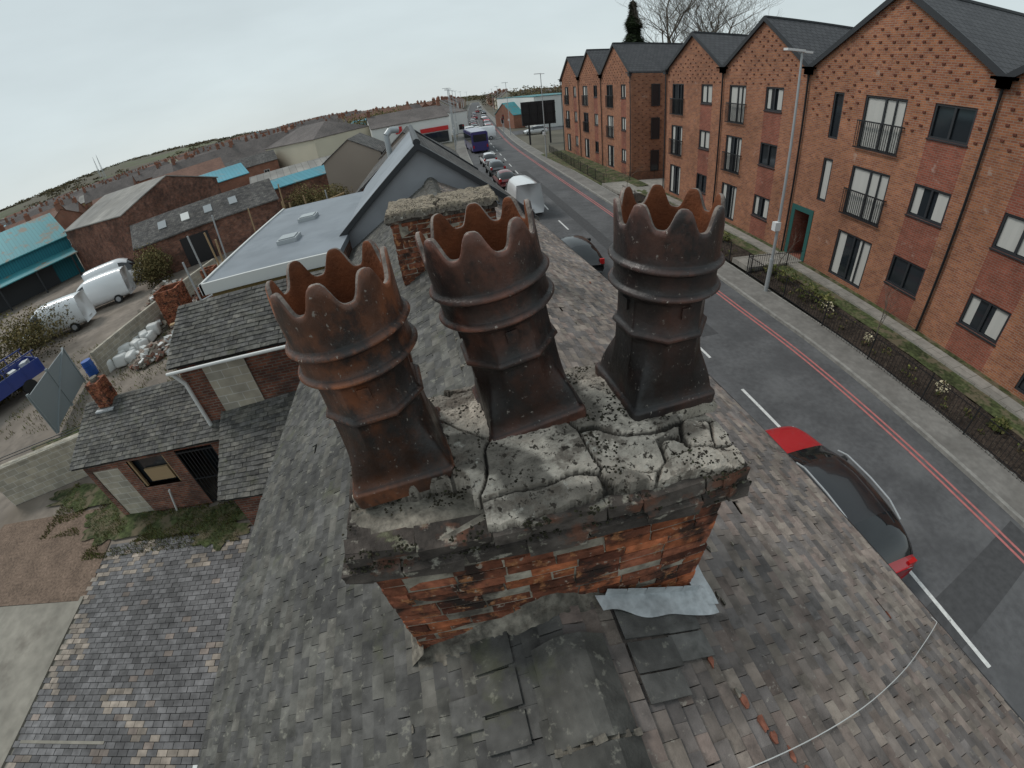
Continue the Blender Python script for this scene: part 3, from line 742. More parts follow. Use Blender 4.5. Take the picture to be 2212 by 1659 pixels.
def lamp(name,x,y,h):
    mb=MB(); mb.cyl((x,y,0),(x,y,1.6),.09,.09,12); mb.cyl((x,y,1.6),(x,y,h),.065,.04,12)
    mb.box(x-.05,x+.45,y-.06,y+.06,h-.02,h+.05,1); mb.box(x-.75,x+.05,y-.11,y+.11,h,h+.08,1); mb.obox((x-.10,y,3.0),.28,.22,.35,0,1)
    return mb.build(name,['galv','lamp_white'])
lamp('street_lamp',12.85,13.9,9.4)
for x,y in ((13.4,54),(15.2,88),(20,130),(27,190),(3.9,76),(4.6,84),(5,94),(6.3,104),(8,120),(11.5,150),(17,190)): lamp('street_lamp',x,y,9.8)

# ================= BUILDING 2 / FLAT ROOF / REAR =================
b2=empty('slate_roofed_shop')
mb=MB(); a0,a1,a2=(-2.95,12,H-3.2),(-.34,12,H-1.12),(2.5,12,H-3.4)
c0,c1,c2=(-3.2,21,H-3.2),(-.75,21,H-1.12),(1.95,21,H-3.4)
mb.face([(-2.95,12,0),(2.5,12,0),a2,a1,a0]); mb.face([(2.5,12,0),(1.95,21,0),c2,a2]); mb.face([(-3.2,21,0),(-2.95,12,0),a0,c0]); mb.face([(1.95,21,0),(-3.2,21,0),c0,c1,c2]); mb.build('walls',['render_grey'],b2)
mb=MB()
def slab(mb,p,th,mi):
    q=[Vector(x) for x in p]; dn=Vector((0,0,-th)); mb.hexa([x+dn for x in q]+q,mi)
up=Vector((0,0,.08))
slab(mb,[Vector(a1)+up,Vector(a2)+up+Vector((.15,0,-.12)),Vector(c2)+up+Vector((.15,0,-.12)),Vector(c1)+up],.1,0)
slab(mb,[Vector(a0)+up,Vector(a1)+up,Vector(c1)+up,Vector(c0)+up],.1,1)
mb.build('roof',['roof_slate','grp_grey'],b2)
mb=MB()
for p,q in ((a1,a2),(a0,a1),(c1,c2)):
    p=Vector(p)+Vector((0,-.05,.12)); q=Vector(q)+Vector((0,-.05,.12)); mb.hexa([p+Vector((0,-.1,-.12)),q+Vector((0,-.1,-.12)),q+Vector((0,.12,-.12)),p+Vector((0,.12,-.12)),p+Vector((0,-.1,.06)),q+Vector((0,-.1,.06)),q+Vector((0,.12,.06)),p+Vector((0,.12,.06))])
mb.cyl(Vector(a1)+Vector((0,-.1,.18)),Vector(c1)+Vector((0,.1,.18)),.10,n=8)
mb.build('verge_trim',['frame_dark'],b2)
house('slate_roofed_shop',(-1.2,27,0),math.pi/2,12,5.4,H-3.6,H-1.7,'old_brick','roof_slate',0)
mb=MB(); mb.cyl((-1.9,21.5,5.8),(-1.9,21.5,7.05),.13,n=14); mb.cyl((-1.9,21.5,7.05),(-1.7,21.65,7.25),.14,n=14); mb.cyl((-1.7,21.65,7.25),(-1.35,21.8,7.2),.15,n=14); mb.build('flue_cowl',['galv'])
fe=empty('flat_roof_extension')
mb=MB(); mb.box(-6.1,-2.62,10.6,18.2,0,5.1); mb.build('walls',['old_brick'],fe)
mb=MB(); mb.box(-6.3,-2.6,10.4,18.4,5.1,5.26); mb.box(-6.36,-2.6,10.34,10.42,5.0,5.30,2); mb.box(-6.38,-6.3,10.34,18.4,5.0,5.30,2); mb.box(-6.2,-2.7,10.50,10.59,3.9,4.95,1); mb.build('roof',['grp_grey','ochre','white_pvc'],fe)
mb=MB()
for y in (12.7,15.2): mb.box(-4.8,-4.2,y-.3,y+.3,5.26,5.38,0); mb.box(-4.74,-4.26,y-.24,y+.24,5.38,5.41,1)
mb.build('skylights',['galv','glass_pale'],fe)
rw=empty('rear_wing')
mb=MB(); mb.box(-6.7,-2.45,8.45,11.3,0,4.25); mb.face([(-6.7,11.3,4.25),(-6.7,8.45,4.25),(-6.7,9.9,5.0)]); mb.build('walls',['old_brick'],rw)
def tiled(name,parent,A_,B_,C_,D_,g,tw,pal,matn='slate_tile'):
    A_,B_,C_,D_=map(Vector,(A_,B_,C_,D_)); mb=MB(); L=((D_-A_).length+(C_-B_).length)/2; n=int(L/g); nrm=(B_-A_).cross(D_-A_).normalized()
    if nrm.z<0: nrm=-nrm
    W_=(B_-A_).length; m=int(W_/tw)
    for r in range(n):
        for c in range(-1,m+1):
            u0=(c+(.5 if r%2 else 0))/m+U(-.002,.002); u1=u0+.975/m
            if u1<0 or u0>1: continue
            u0=max(u0,-.002);u1=min(u1,1.002)
            v0=r/n; v1=min(1,v0+1.4/n); dv=U(-.004,.004)
            P=lambda u,v,l: (A_.lerp(B_,u)).lerp(D_.lerp(C_,u),v)+nrm*(l+.03*noise.noise(Vector((u*3,v*2,A_.x))))
            l0=.03+U(0,.008); t=random.choice(pal); k=U(.75,1.35); t=tuple(x*k for x in t)
            a,b,c_,d=P(u0,v0+dv,l0),P(u1,v0+dv,l0),P(u1,v1,.008),P(u0,v1,.008)
            mb.hexa([a-nrm*.014,b-nrm*.014,c_-nrm*.014,d-nrm*.014,a,b,c_,d],0,t)
    mb.face([A_-nrm*.04,B_-nrm*.04,C_-nrm*.04,D_-nrm*.04],1)
    return mb.build(name,[matn,'under_roof'],parent)
tiled('roof_front',rw,(-6.85,8.3,4.2),(-2.3,8.3,4.2),(-2.3,9.9,5.05),(-6.85,9.9,5.05),.12,.2,palL)
tiled('roof_back',rw,(-2.3,11.45,4.2),(-6.85,11.45,4.2),(-6.85,9.9,5.05),(-2.3,9.9,5.05),.12,.2,palL)
mb=MB(); mb.box(-6.05,-4.95,8.41,8.448,2.4,4.0,0); mb.cyl((-6.85,8.22,4.12),(-2.6,8.22,4.15),.04,n=8,mi=1)
mb.cyl((-6.75,8.25,4.1),(-6.62,8.36,3.7),.05,n=8,mi=1); mb.cyl((-6.62,8.36,3.7),(-6.62,8.36,1.9),.05,n=8,mi=1)
mb.box(-6.15,-4.85,8.40,8.445,4.0,4.10,2); mb.build('blocked_window_and_gutter',['concrete_block','white_pvc','old_mortar'],rw)
ob_=empty('brick_outhouse')
mb=MB()
for (x0,x1,z0,z1) in ((-11.1,-10.9,0,2.25),(-9.95,-9.55,0,2.25),(-8.3,-7.9,0,2.25),(-6.75,-6.45,0,2.25),(-10.9,-9.95,1.85,2.25),(-9.55,-8.3,2.0,2.25),(-9.55,-8.3,0,1.0),(-7.9,-6.75,2.05,2.25)):
    mb.face([(x0,8.1,z0),(x1,8.1,z0),(x1,8.1,z1),(x0,8.1,z1)])
mb.face([(-11.1,11,0),(-11.1,8.1,0),(-11.1,8.1,2.25),(-11.1,9.7,3.0),(-11.1,11,2.4)]); mb.face([(-6.45,8.1,0),(-6.45,11,0),(-6.45,11,2.3),(-6.45,8.1,2.25)]); mb.face([(-6.45,11,0),(-11.1,11,0),(-11.1,11,2.4),(-6.45,11,2.4)])
mb.build('walls',['old_brick'],ob_)
mb=MB(); mb.box(-10.9,-9.95,8.12,8.2,0,1.85,0); mb.box(-9.55,-8.3,8.28,8.32,1.0,2.0,1); mb.box(-9.3,-8.5,8.2,8.26,1.1,1.55,2); mb.box(-7.9,-6.75,9.0,9.05,0,2.05,1)
for i in range(11): mb.cyl((-7.88+i*.11,8.12,.05),(-7.88+i*.11,8.12,2.0),.014,n=4,mi=3)
for z in (.1,1.0,1.95): mb.box(-7.9,-6.75,8.1,8.14,z-.02,z+.02,3)
mb.box(-9.55,-9.48,8.14,8.2,1,2,4); mb.box(-8.37,-8.3,8.14,8.2,1,2,4); mb.cyl((-9.1,8.0,.0),(-8.75,7.95,.9),.03,n=6,mi=5); mb.build('openings',['concrete_block','glass_dark','timber','black_metal','timber','white_pvc'],ob_)
tiled('roof_front',ob_,(-11.3,7.9,2.2),(-6.3,7.95,2.25),(-6.6,9.8,3.1),(-11.3,9.8,3.05),.12,.2,palL)
tiled('roof_back',ob_,(-6.3,11.3,2.3),(-11.3,11.3,2.3),(-11.3,9.8,3.05),(-6.6,9.8,3.1),.12,.2,palL)
mb=MB(); brickwork(mb,-10.65,-10.2,9.5,9.95,2.7,3.75,0); mb.box(-10.6,-10.25,9.55,9.9,2.7,3.7,1); mb.cyl((-10.42,9.72,3.7),(-10.42,9.72,3.85),.12,n=10,mi=1); mb.box(-10.75,-10.1,9.35,9.5,2.82,2.95,2); mb.build('small_chimney',['stack_brick','old_mortar','lead'],ob_)
lt=empty('lean_to')
mb=MB(); mb.box(-5.7,-2.45,6.4,8.44,0,1.9); mb.build('walls',['old_brick'],lt)
tiled('roof',lt,(-5.9,6.2,1.95),(-2.4,6.2,1.95),(-2.4,8.43,3.0),(-6.2,8.43,2.7),.12,.2,palL)

# yard
mb=MB(); mb.face([(-60,-12,-.02),(-2.3,-12,-.02),(-2.3,24,-.02),(-8,60,-.02),(-60,60,-.02)]); mb.build('dirt_yard',['dirt'])
mb=MB(); mb.face([(-30,-12,.0),(-10.7,-12,.0),(-10.9,5.3,.0),(-30,5.2,.0)]); mb.build('concrete_slab',['concrete_slab'])
mb=MB(); mb.face([(-18,5.3,.004),(-11.0,5.3,.004),(-11.2,7.2,.004),(-12.5,8.6,.004),(-17,8.5,.004)]); mb.build('gravel_patch',['brown_gravel'])
mb=MB(); y=-3
r=0
while y<7.0:
    x=-11.1+.05*math.sin(y*2)+(r%2)*.12
    while x<-2.5:
        k=U(.65,1.25); t=(k,k,k*1.04)
        q=noise.noise(Vector((x*.5,y*.7,4)))
        if q>.15 and R()<.5: t=(k*2.0,k*1.75,k*1.5)
        elif R()<.04: t=(1.6*k,1.35*k,1.2*k)
        mb.box(x,x+.222,y,y+.122,-.01,.03+U(-.004,.004),0,t); x+=.235
    y+=.134; r+=1
mb.build('sett_paving',['setts'])
mb=MB(); mb.box(-11.2,-11.08,-3,5.4,0,.05); mb.box(-10.9,-8.6,1.9,1.96,.03,.045); mb.build('yard_edging',['concrete_slab'])
mb=MB()
for qi,(cx,cy,rx,ry) in enumerate(((-8.9,7.55,2.4,.45),(-11.3,8.0,1.5,.8),(-13,9.3,2.2,.6),(-7.3,6.9,.8,.4),(-15,12.5,3.5,1.4))):
    n=60; P=[]
    for i in range(n):
        a=6.283*i/n; k=1+.45*noise.noise(Vector((math.cos(a)*3,math.sin(a)*3,cx)))+.2*noise.noise(Vector((math.cos(a)*11,math.sin(a)*11,cx))); P.append((cx+rx*k*math.cos(a),cy+ry*k*math.sin(a),.040+.003*qi))
    mb.face(P)
mb.build('rough_grass',['grass'])
def grasspatch(name,areas,n,s,pal):
    mb=MB()
    for _ in range(n):
        (x0,x1,y0,y1)=random.choice(areas); x=U(x0,x1);y=U(y0,y1)
        if noise.noise(Vector((x*.9,y*.9,5)))<-.12: continue
        h=s*U(.4,1.4); a=U(0,6.28); w=s*.16; dx,dy=math.cos(a)*w,math.sin(a)*w; k=U(.7,1.7); t=random.choice(pal); t=(t[0]*k,t[1]*k,t[2]*k)
        mb.face([(x-dx,y-dy,0),(x+dx,y+dy,0),(x+U(-.5,.5)*h,y+U(-.5,.5)*h,h)],0,t)
    return mb.build(name,['foliage'])
PGD=PG+[(1.5,1.3,.9),(1.2,1.1,.8)]
grasspatch('grass_tufts',[(-11.5,-6.2,7.0,8.1),(-14.5,-11,7.6,10),(-12,-6.3,6.6,7.6),(-18,-12,10.8,14)],22000,.09,PGD)
grasspatch('grass_tufts',[(-24,-12,14,23),(-14,-7,12,22)],9000,.14,PGD)
bw=MB(); bw.obox((-14.3,10.4,.75),6.2,.22,1.5,math.radians(17)); bw.obox((-14.3,10.4,1.53),6.3,.30,.07,math.radians(17)); bw.build('block_wall',['concrete_block'])
bw=MB(); bw.obox((-17.5,24,.7),.22,12,1.4,math.radians(-10)); bw.build('block_wall',['concrete_block'])
g=MB()
gx,gy=-18.2,13.5
g.obox((gx-.8,gy+2.2,1.1),.05,4.7,1.9,math.radians(20),0)
for k in (-2.3,0,2.3): g.obox((gx-.8-math.sin(math.radians(20))*k,gy+2.2+math.cos(math.radians(20))*k,1.1),.12,.1,2.1,math.radians(20),0)
g.obox((gx-.75,gy+2.2,1.1),.07,5,.06,math.radians(20),0,(1,1,1),.42)
g.build('metal_gate',['gate_steel'])
railing('scaffold_rail',[(-17.3,9.6),(-11.6,11.2)],.3,4,1.6)
mb=MB(); x,y=-19.7,18.6
for z0,z1,r0,r1 in ((0,.05,.27,.29),(.05,.3,.29,.29),(.3,.34,.31,.31),(.34,.6,.29,.29),(.6,.64,.31,.31),(.64,.88,.29,.27)): mb.cyl((x,y,z0),(x,y,z1),r0,r1,16)
mb.build('plastic_barrel',['barrel_blue'])
mb=MB()
for i in range(14):
    c=(-18.6+U(-1,1.6),19.4+U(-.8,2.2),U(.2,.5)); mb.obox(c,U(.5,.8),U(.5,.8),U(.5,.7),U(0,3),0,(1,1,1),U(-.2,.2),U(-.2,.2))
o=mb.build('rubble_bags',['white_pvc'],smooth=True); md=o.modifiers.new('b','BEVEL'); md.width=.10; md.segments=2
mb=MB()
for i in range(1300):
    cx,cy,rr=random.choice(((-17.5,24,2.4),(-15,26,1.8),(-19,27,2.4),(-12.5,19,1.6),(-9,17,1.5),(-21,30,1.5),(-14.5,21,1.4),(-16,19,1.2)))
    a=U(0,6.28); q=R()**.6*rr; z=max(0,(rr-q)*.45); mb.obox((cx+q*math.cos(a),cy+q*math.sin(a),z*U(.5,1)+.08),U(.08,.5),U(.08,.35),U(.06,.25),U(0,6),random.choice((0,0,1,2,3)),(1,1,1),U(-.5,.5),U(-.5,.5))
mb.build('rubble_pile',['rubble','old_mortar','white_pvc','old_brick'])
mb=MB(); brickwork(mb,-16.6,-15.2,22.2,23.4,0,2.2,0,tf=None,rnd=.03); brickwork(mb,-14.8,-14,23.4,24.2,0,1.4,0,rnd=.03); brickwork(mb,-13.5,-12.7,22.6,23.2,0,2.6,0,rnd=.03)
mb.build('ruined_brick_wall',['stack_brick'])
mb=MB()
for i in range(16):
    x=-13.5+U(0,6.5);y=U(19,33); mb.cyl((x,y,0),(x+U(-.2,.2),y+U(-.2,.2),U(3.2,5)),.05,n=6,mi=random.choice((0,1)))
for i in range(20):
    x=-13+U(0,5.5);y=U(18,30);z=U(.6,3.6); a=U(-.5,.9); l=U(3,6); mb.cyl((x,y,z),(x+l*math.cos(a),y+l*math.sin(a),z+U(-.3,1.0)),.05,n=6,mi=random.choice((0,0,1)))
for i in range(12): mb.obox((U(-13,-8),U(18,30),U(.5,2.0)),3.5,.25,.05,U(-.3,.8),1)
mb.build('scaffolding',['galv','timber'])
mb=MB(); mb.grid(lambda u,v:Vector((-11.5+4.5*u,25+3*v,1.6+.25*noise.noise(Vector((u*4,v*4,1))))),12,10); mb.build('blue_tarpaulin',['tarp_blue'])
def at(name,p,q,depth,eave,ridge,**k):
    p=Vector(p);q=Vector(q); d=q-p; L=d.length; d.normalize(); n=Vector((-d.y,d.x)); c=(p+q)/2+n*depth/2
    return house(name,(c.x,c.y,0),math.atan2(d.y,d.x),L,depth,eave,ridge,**k)
sh=at('brick_workshop',(-25,34),(-13.8,39.2),5.5,3.0,4.5,wall='old_brick',roof='roof_slate',wins=False)
mb=MB()
for i,x in enumerate((-3.6,-1.6,.4,2.6)):
    mb.obox((x,-1.4,3.87),.7,1.0,.08,0,1 if i==1 else 0,(1,1,1),.5)
mb.box(-2.6,-.2,-2.80,-2.76,0,2.4,2); mb.build('rooflights_and_door',['glass_pale','white_pvc','black_metal'],sh)
at('brick_warehouse',(-43,48),(-31,42.5),13,5.2,7.2,wall='old_brick',roof='corrugated',wins=False)
e=empty('teal_industrial_unit'); mb=MB()
P=[(-56,36.5),(-44.5,49.5)]; p=Vector(P[0]);q=Vector(P[1]); d=(q-p).normalized(); n=Vector((-d.y,d.x))
def W3(a,b,z): v=p+d*a+n*b; return (v.x,v.y,z)
L=(q-p).length
mb.face([W3(0,0,0),W3(L,0,0),W3(L,0,4.6),W3(0,0,4.6)]); mb.face([W3(L,0,0),W3(L,14,0),W3(L,14,4.6),W3(L,7,7.4),W3(L,0,4.6)]); mb.face([W3(0,14,0),W3(0,0,0),W3(0,0,4.6),W3(0,7,7.4),W3(0,14,4.6)])
mb.build('walls',['teal_clad'],e); mb=MB()
slab(mb,[W3(-.3,-.4,4.65),W3(L+.3,-.4,4.65),W3(L+.3,7,7.6),W3(-.3,7,7.6)],.1,0); slab(mb,[W3(-.3,7,7.6),W3(L+.3,7,7.6),W3(L+.3,14.4,4.65),W3(-.3,14.4,4.65)],.1,0)
slab(mb,[W3(-1,-3,2.7),W3(L,-3,2.7),W3(L,0,3.2),W3(-1,0,3.2)],.1,0); mb.build('roof',['teal_roof'],e)
mb=MB()
for i in range(5): v=W3(i*L/4.2,-2.8,0); mb.cyl(v,(v[0],v[1],2.65),.1,n=6)
mb.face([W3(1,-.05,0),W3(L-3,-.05,0),W3(L-3,-.05,2.6),W3(1,-.05,2.6)]); mb.build('canopy_posts',['frame_dark'],e)
at('blue_roofed_warehouse',(-46,58),(-27,68),14,3.8,5.2,wall='town_brick',roof='blue_roof',wins=False)
at('blue_roofed_shed',(-19,47),(-11,52),6,2.8,3.4,wall='old_brick',roof='blue_roof',wins=False)
at('long_brick_building',(-44,86),(-30,92),7,3.5,5.2,wall='town_brick',roof='roof_slate')
at('grey_industrial_unit',(-24,60),(-12,64),8,2.6,3.4,wall='town_brick',roof='corrugated',wins=False)
at('brick_row_houses',(-62,78),(-40,90),8,4.6,6.6,wall='town_brick',roof='roof_town_red')
house('beige_rendered_house',(-7.6,49.5,0),math.pi/2,9,5.6,4.4,6.1,'beige_render','roof_slate',0,False)
house('beige_rendered_house',(-2.2,46,0),math.pi/2,10,4.6,4.2,6.0,'beige_render','roof_slate',0,True)
at('cream_rendered_building',(-34.5,100),(-20.5,86),13,5.6,8.2,wall='cream_render',roof='roof_town',hip=5,wins=False)
at('white_rendered_shop',(-10.5,90),(4.3,92.5),13,5.0,7.2,wall='white_render',roof='roof_town',chim=2,frame='frame_dark')
mb=MB(); mb.obox((1.2,91.7,2.9),5.5,.12,.8,math.radians(9.6),0); mb.obox((-5.5,90.7,3.9),1.3,.1,1.3,math.radians(9.6),0); mb.obox((1.2,91.65,1.3),5.2,.05,2.0,math.radians(9.6),1); mb.build('shop_sign',['sign_red','glass_dark'])
at('white_rendered_shop',(5.5,108),(9.5,112),16,5.0,7.0,wall='white_render',roof='roof_town',frame='frame_dark')
at('modern_retail_building',(22.5,98),(36,100),26,6.6,6.7,wall='white_render',roof='teal_roof',wins=False)
at('modern_retail_building',(19,104),(24,105),12,3.0,5.6,wall='town_brick',roof='teal_roof')
mb=MB(); bx,by=16.6,70
mb.box(bx-2.6,bx+2.6,by-.15,by+.15,2.9,6.4)
for i in range(5): mb.box(bx-2.55+i*1.22,bx-2.45+i*1.22,by-.3,by-.15,2.9,6.4)
for z in (3.3,4.6,5.9): mb.box(bx-2.6,bx+2.6,by-.32,by-.26,z,z+.1)
for x in (-1.6,1.6): mb.cyl((bx+x,by,0),(bx+x,by,2.9),.14,n=8)
mb.build('billboard',['black_metal'])
random.seed(21)
# roadside rows far along the main road
for i in range(13):
    s=150+i*24; p,d=along(RED,s+20); n=Vector((d.y,-d.x))
    for sd,off in ((-1,15.5),(1,11.5)):
        if sd>0 and s<200: continue
        c=p+n*(off*sd); wl=random.choice(('town_brick','town_brick','white_render','cream_render'))
        house('roadside_shops',(c.x,c.y,0),math.atan2(d.y,d.x),U(16,22),8,U(4.8,6),U(7.2,9),wl,random.choice(('roof_town','roof_town_red')),2 if i<8 else 0,i<5)
occ=[]; cnt=0; tries=0
while cnt<320 and tries<30000:
    tries+=1
    az=math.radians(U(-70,9)); r=95+700*R()**1.1; x=r*math.sin(az); y=r*math.cos(az)
    if x>-14 and y<125: continue
    if abs(x-(y*.1+4))<28 and y>100: continue
    if x>-40 and y<118 : continue
    if x<-20 and x>-70 and y<98: continue
    if any((x-a)**2+(y-b)**2<(13+.006*r)**2 for a,b in occ): continue
    occ.append((x,y)); cnt+=1
    rz=math.radians(random.choice((25,25,28,115,-20,60)))
    z=gz(x,y)
    k=R(); w=U(14,30); far=r>260; rf=random.choice(('roof_town','roof_town','roof_town','roof_town_red'))
    if k<.18: house('industrial_shed',(x,y,z),rz,w,U(12,18),U(4,5),U(6,7),random.choice(('town_brick','corrugated','white_render')),random.choice(('corrugated','corrugated','corrugated','blue_roof')),0,False)
    elif k<.28: house('rendered_houses',(x,y,z),rz,w*.6,8,5,7.2,'cream_render',rf,2,not far)
    else: house('terraced_houses',(x,y,z),rz,w,8,5.0,U(7,8.2),'town_brick',rf,int(w/8) if r<450 else 0,not far)
for i in range(16):
    x=U(50,150);y=U(110,420)
    if abs(x-(y*.1+4))<28: continue
    house('terraced_houses',(x,y,0),math.radians(random.choice((5,95))),U(14,30),8,5,7.4,'town_brick','roof_town',2,False)
mb=MB()
def clump(x,y,r,h,n,pal,s):
    g_=gz(x,y)
    for k in range(3):
        leafmass(mb,(x+U(-r,r)*.5,y+U(-r,r)*.5,g_+h*.45),(r*U(.5,.8),r*U(.5,.8),h*U(.35,.5)),n//3,s,pal,shell=.3)
for i in range(680):
    az=math.radians(U(-72,40)); r=U(90,850); x=r*math.sin(az); y=r*math.cos(az)
    if abs(x-(y*.1+4))<15: continue
    if x<-18 and x>-75 and y<118: continue
    if x>12 and x<45 and y<140: continue
    if x>-30 and x<0 and y<105: continue
    sz=U(2.4,4.8)*(1+.0005*r); clump(x,y,sz,sz*1.2,120,PO,.32+r*.0008)
for i in range(46):
    t=i/45; x=-24+12*t+U(-6,6); y=128+40*t+U(-8,8); clump(x,y,5,U(7,10),260,[(1.5,1.35,.8),(1.2,1.15,.75),(1.9,1.65,1.0)],.36)
for i in range(30): x=U(35,70);y=U(150,300); clump(x,y,6,11,180,PO,.5)
mb.build('distant_trees',['foliage'])
mb=MB()
for c,r in (((-29,24,1.4),(4,3.2,1.9)),((-34,21,1.2),(4,3,1.8)),((-27,18.5,.8),(2,2,1)),((-23.5,33,1.4),(1.6,2,1.7)),((-27,42,1.5),(3,3,2)),((-12.2,42,1.5),(2.2,2,1.9)),((-9.2,40,1.4),(1.8,2,1.7)),((-30,52,1.6),(3,2,2))):
    leafmass(mb,c,r,5200,.085,[(1.5,1.3,.8),(.9,.9,.5),(1.9,1.7,1.1)],shell=.15)
mb.build('scrub_bushes',['foliage'])
mb=MB()
def hill(u,v):
    az=math.radians(-75+95*u); r=800+1100*v
    k=min(1,max(0,(1-u)*3-.5))
    hgt=(32*math.exp(-((u-.42)/.17)**2)+7*math.exp(-((u-.1)/.2)**2)+6)*(math.sin(min(1,v*1.8)*math.pi/2))*(1+.12*noise.noise(Vector((u*9,v*3,0))))
    return Vector((r*math.sin(az),r*math.cos(az),-1+hgt+9.5*k*min(1,v*1.8+.6)))
mb.grid(hill,80,16); mb.build('hills',['field'],smooth=True)
mb=MB()
for i in range(1500):
    u,v=R(),U(.0,.6); p=hill(u,v)
    if noise.noise(Vector((u*12,v*6,2)))<-.12 : continue
    leafmass(mb,(p.x,p.y,p.z+.8),(U(8,22),U(8,22),U(2.2,4.5)),44,1.8,PO,shell=.2)
mb.build('hillside_trees',['foliage'])
for x,y in ((-560,770),(-590,800)):
    mb=MB()
    for dx,dy in ((-2,-2),(2,-2),(2,2),(-2,2)): mb.cyl((x+dx,y+dy,5),(x,y,62),.25,.15,4)
    for z in range(10,60,8):
        w=2*(1-z/66); mb.box(x-w,x+w,y-.15,y+.15,z,z+.3)
    mb.build('radio_mast',['galv'])

# ================= VEHICLES =================
def vehicle(name,loc,rz,kind,paint,roofp=None,sub=0,rails=False,label=None):
    e=empty(name,loc,rz)
    if kind=='suv': S=[(-2.2,.36,.50,.62,.68,.66,.50,0),(-2.08,.22,.52,.78,.84,.84,.66,0),(-1.6,.2,.58,.92,.98,.92,.74,0),(-1.02,.20,.60,1.0,1.06,.94,.76,0),(-.40,.20,.60,1.03,1.52,.94,.68,1),(.3,.20,.60,1.04,1.62,.94,.71,1),(1.35,.20,.60,1.05,1.58,.94,.69,1),(1.85,.22,.60,1.04,1.36,.92,.70,1),(2.06,.24,.58,.98,1.05,.90,.72,0),(2.22,.34,.55,.80,.88,.82,.66,0)]
    elif kind=='car': S=[(-2.18,.34,.50,.60,.64,.66,.50,0),(-2.05,.22,.52,.72,.78,.84,.62,0),(-1.6,.2,.58,.84,.90,.89,.66,0),(-1.05,.20,.60,.92,.99,.90,.68,0),(-.35,.20,.60,.95,1.44,.90,.60,1),(.4,.20,.60,.97,1.52,.90,.62,1),(1.35,.20,.60,.98,1.46,.90,.60,1),(1.95,.22,.60,.97,1.10,.87,.62,1),(2.1,.24,.58,.86,.92,.84,.6,0),(2.2,.36,.55,.70,.74,.74,.55,0)]
    else: S=[(-2.7,.34,.55,.75,.8,.80,.60,0),(-2.55,.24,.6,.95,1.02,.95,.72,0),(-1.95,.22,.7,1.15,1.25,.99,.80,0),(-1.25,.22,.7,1.25,2.15,1.0,.80,1),(-.35,.22,.7,1.25,2.4,1.0,.84,1),(-.3,.22,.7,1.25,2.4,1.0,.84,2),(1.2,.22,.7,1.25,2.42,1.0,.84,2),(2.6,.22,.7,1.25,2.38,1.0,.84,2),(2.72,.3,.7,1.25,2.3,.97,.80,2)]
    mb=MB(); k=len(S)
    for (x,zb,zm,zt,zr,hw,hr,c) in S:
        for (yy,zz) in ((-hw*.9,zb),(-hw,zm),(-hw*.97,zt),(-hr,zr),(0,zr+.03),(hr,zr),(hw*.97,zt),(hw,zm),(hw*.9,zb)): mb.v.append((x,yy,zz)); mb.t.append((1,1,1))
    for i in range(k-1):
        c0,c1=S[i][7],S[i+1][7]
        for j in range(8):
            mi=0
            if j in (2,5) and (1 in (c0,c1)) and 2 not in (c0,c1): mi=1
            if j in (3,4):
                if c0!=c1 and 2 not in (c0,c1): mi=1
                elif kind!='van' and c0==1 and S[i+1][4]<1.4: mi=1
                elif c0==1 and c1==1: mi=2
            mb.f.append((i*9+j,(i+1)*9+j,(i+1)*9+j+1,i*9+j+1)[::-1]); mb.m.append(mi)
        mb.f.append((i*9+8,(i+1)*9+8,(i+1)*9,i*9)[::-1]); mb.m.append(0)
    mb.f.append(tuple(range(9))); mb.m.append(0); mb.f.append(tuple((k-1)*9+i for i in reversed(range(9)))); mb.m.append(0)
    o=mb.build('body',[paint,'car_glass',roofp or paint],e,smooth=True)
    if sub:
        s=o.modifiers.new('s','SUBSURF'); s.levels=sub; s.render_levels=sub
    w=MB(); xs=(-1.38,1.32) if kind!='van' else (-1.85,1.7); rr=.34; hw=S[4][5]
    for x in xs:
        for sg in (-1,1):
            w.cyl((x,sg*(hw-.2),rr),(x,sg*(hw+.015),rr),rr,n=20,mi=0); w.cyl((x,sg*(hw+.015),rr),(x,sg*(hw+.03),rr),.20,n=12,mi=1)
    x=S[0][0]; x2=S[-1][0]; zl=.62 if kind!='van' else .85
    for sg in (-1,1):
        w.obox((x+.20,sg*.66,zl+.05),.16,.30,.12,0,2); w.obox((x2-.08,sg*.68,zl+.25),.10,.20,.24,0,3); w.obox((S[3][0]+.5,sg*(hw+.08),1.0),.12,.18,.12,0,0)
    w.obox((x+.02,0,.42),.08,1.0,.14,0,0); w.obox((x2+.01,0,.55),.03,.5,.11,0,2)
    if rails:
        for sg in (-1,1):
            pts=[Vector((-.45,sg*.58,1.50)),Vector((-.2,sg*.59,1.60)),Vector((.5,sg*.595,1.65)),Vector((1.1,sg*.59,1.64)),Vector((1.5,sg*.58,1.52))]
            for a,b in zip(pts,pts[1:]): w.cyl(a,b,.022,n=8,mi=4)
    w.build('wheels_and_lights',['rubber','paint_silver','headlamp','tail_red','galv'],e)
    if label:
        cu=D.curves.new('lettering','FONT'); cu.body=label; cu.size=.7; cu.materials.append(MATS['sign_red']); t=D.objects.new('lettering',cu); COL.objects.link(t); t.parent=e; t.location=(.9,1.02,1.35); t.rotation_euler=(math.pi/2,0,math.pi); cu.extrude=.005
    return e
hp=math.pi/2
vehicle('red_suv_car',(6.72,3.95,0),-hp-.03,'suv','paint_red','paint_black',2,True)
for (y,x,p,kd) in ((19.6,5.9,'paint_black','car'),(31.5,5.8,'paint_white','van'),(41,6.1,'paint_darkred','car'),(48,6.3,'paint_grey','car'),(55,6.5,'paint_white','car')):
    vehicle('queuing_car' if kd=='car' else 'white_van',(x,y,0),-hp,kd,p,None,1)
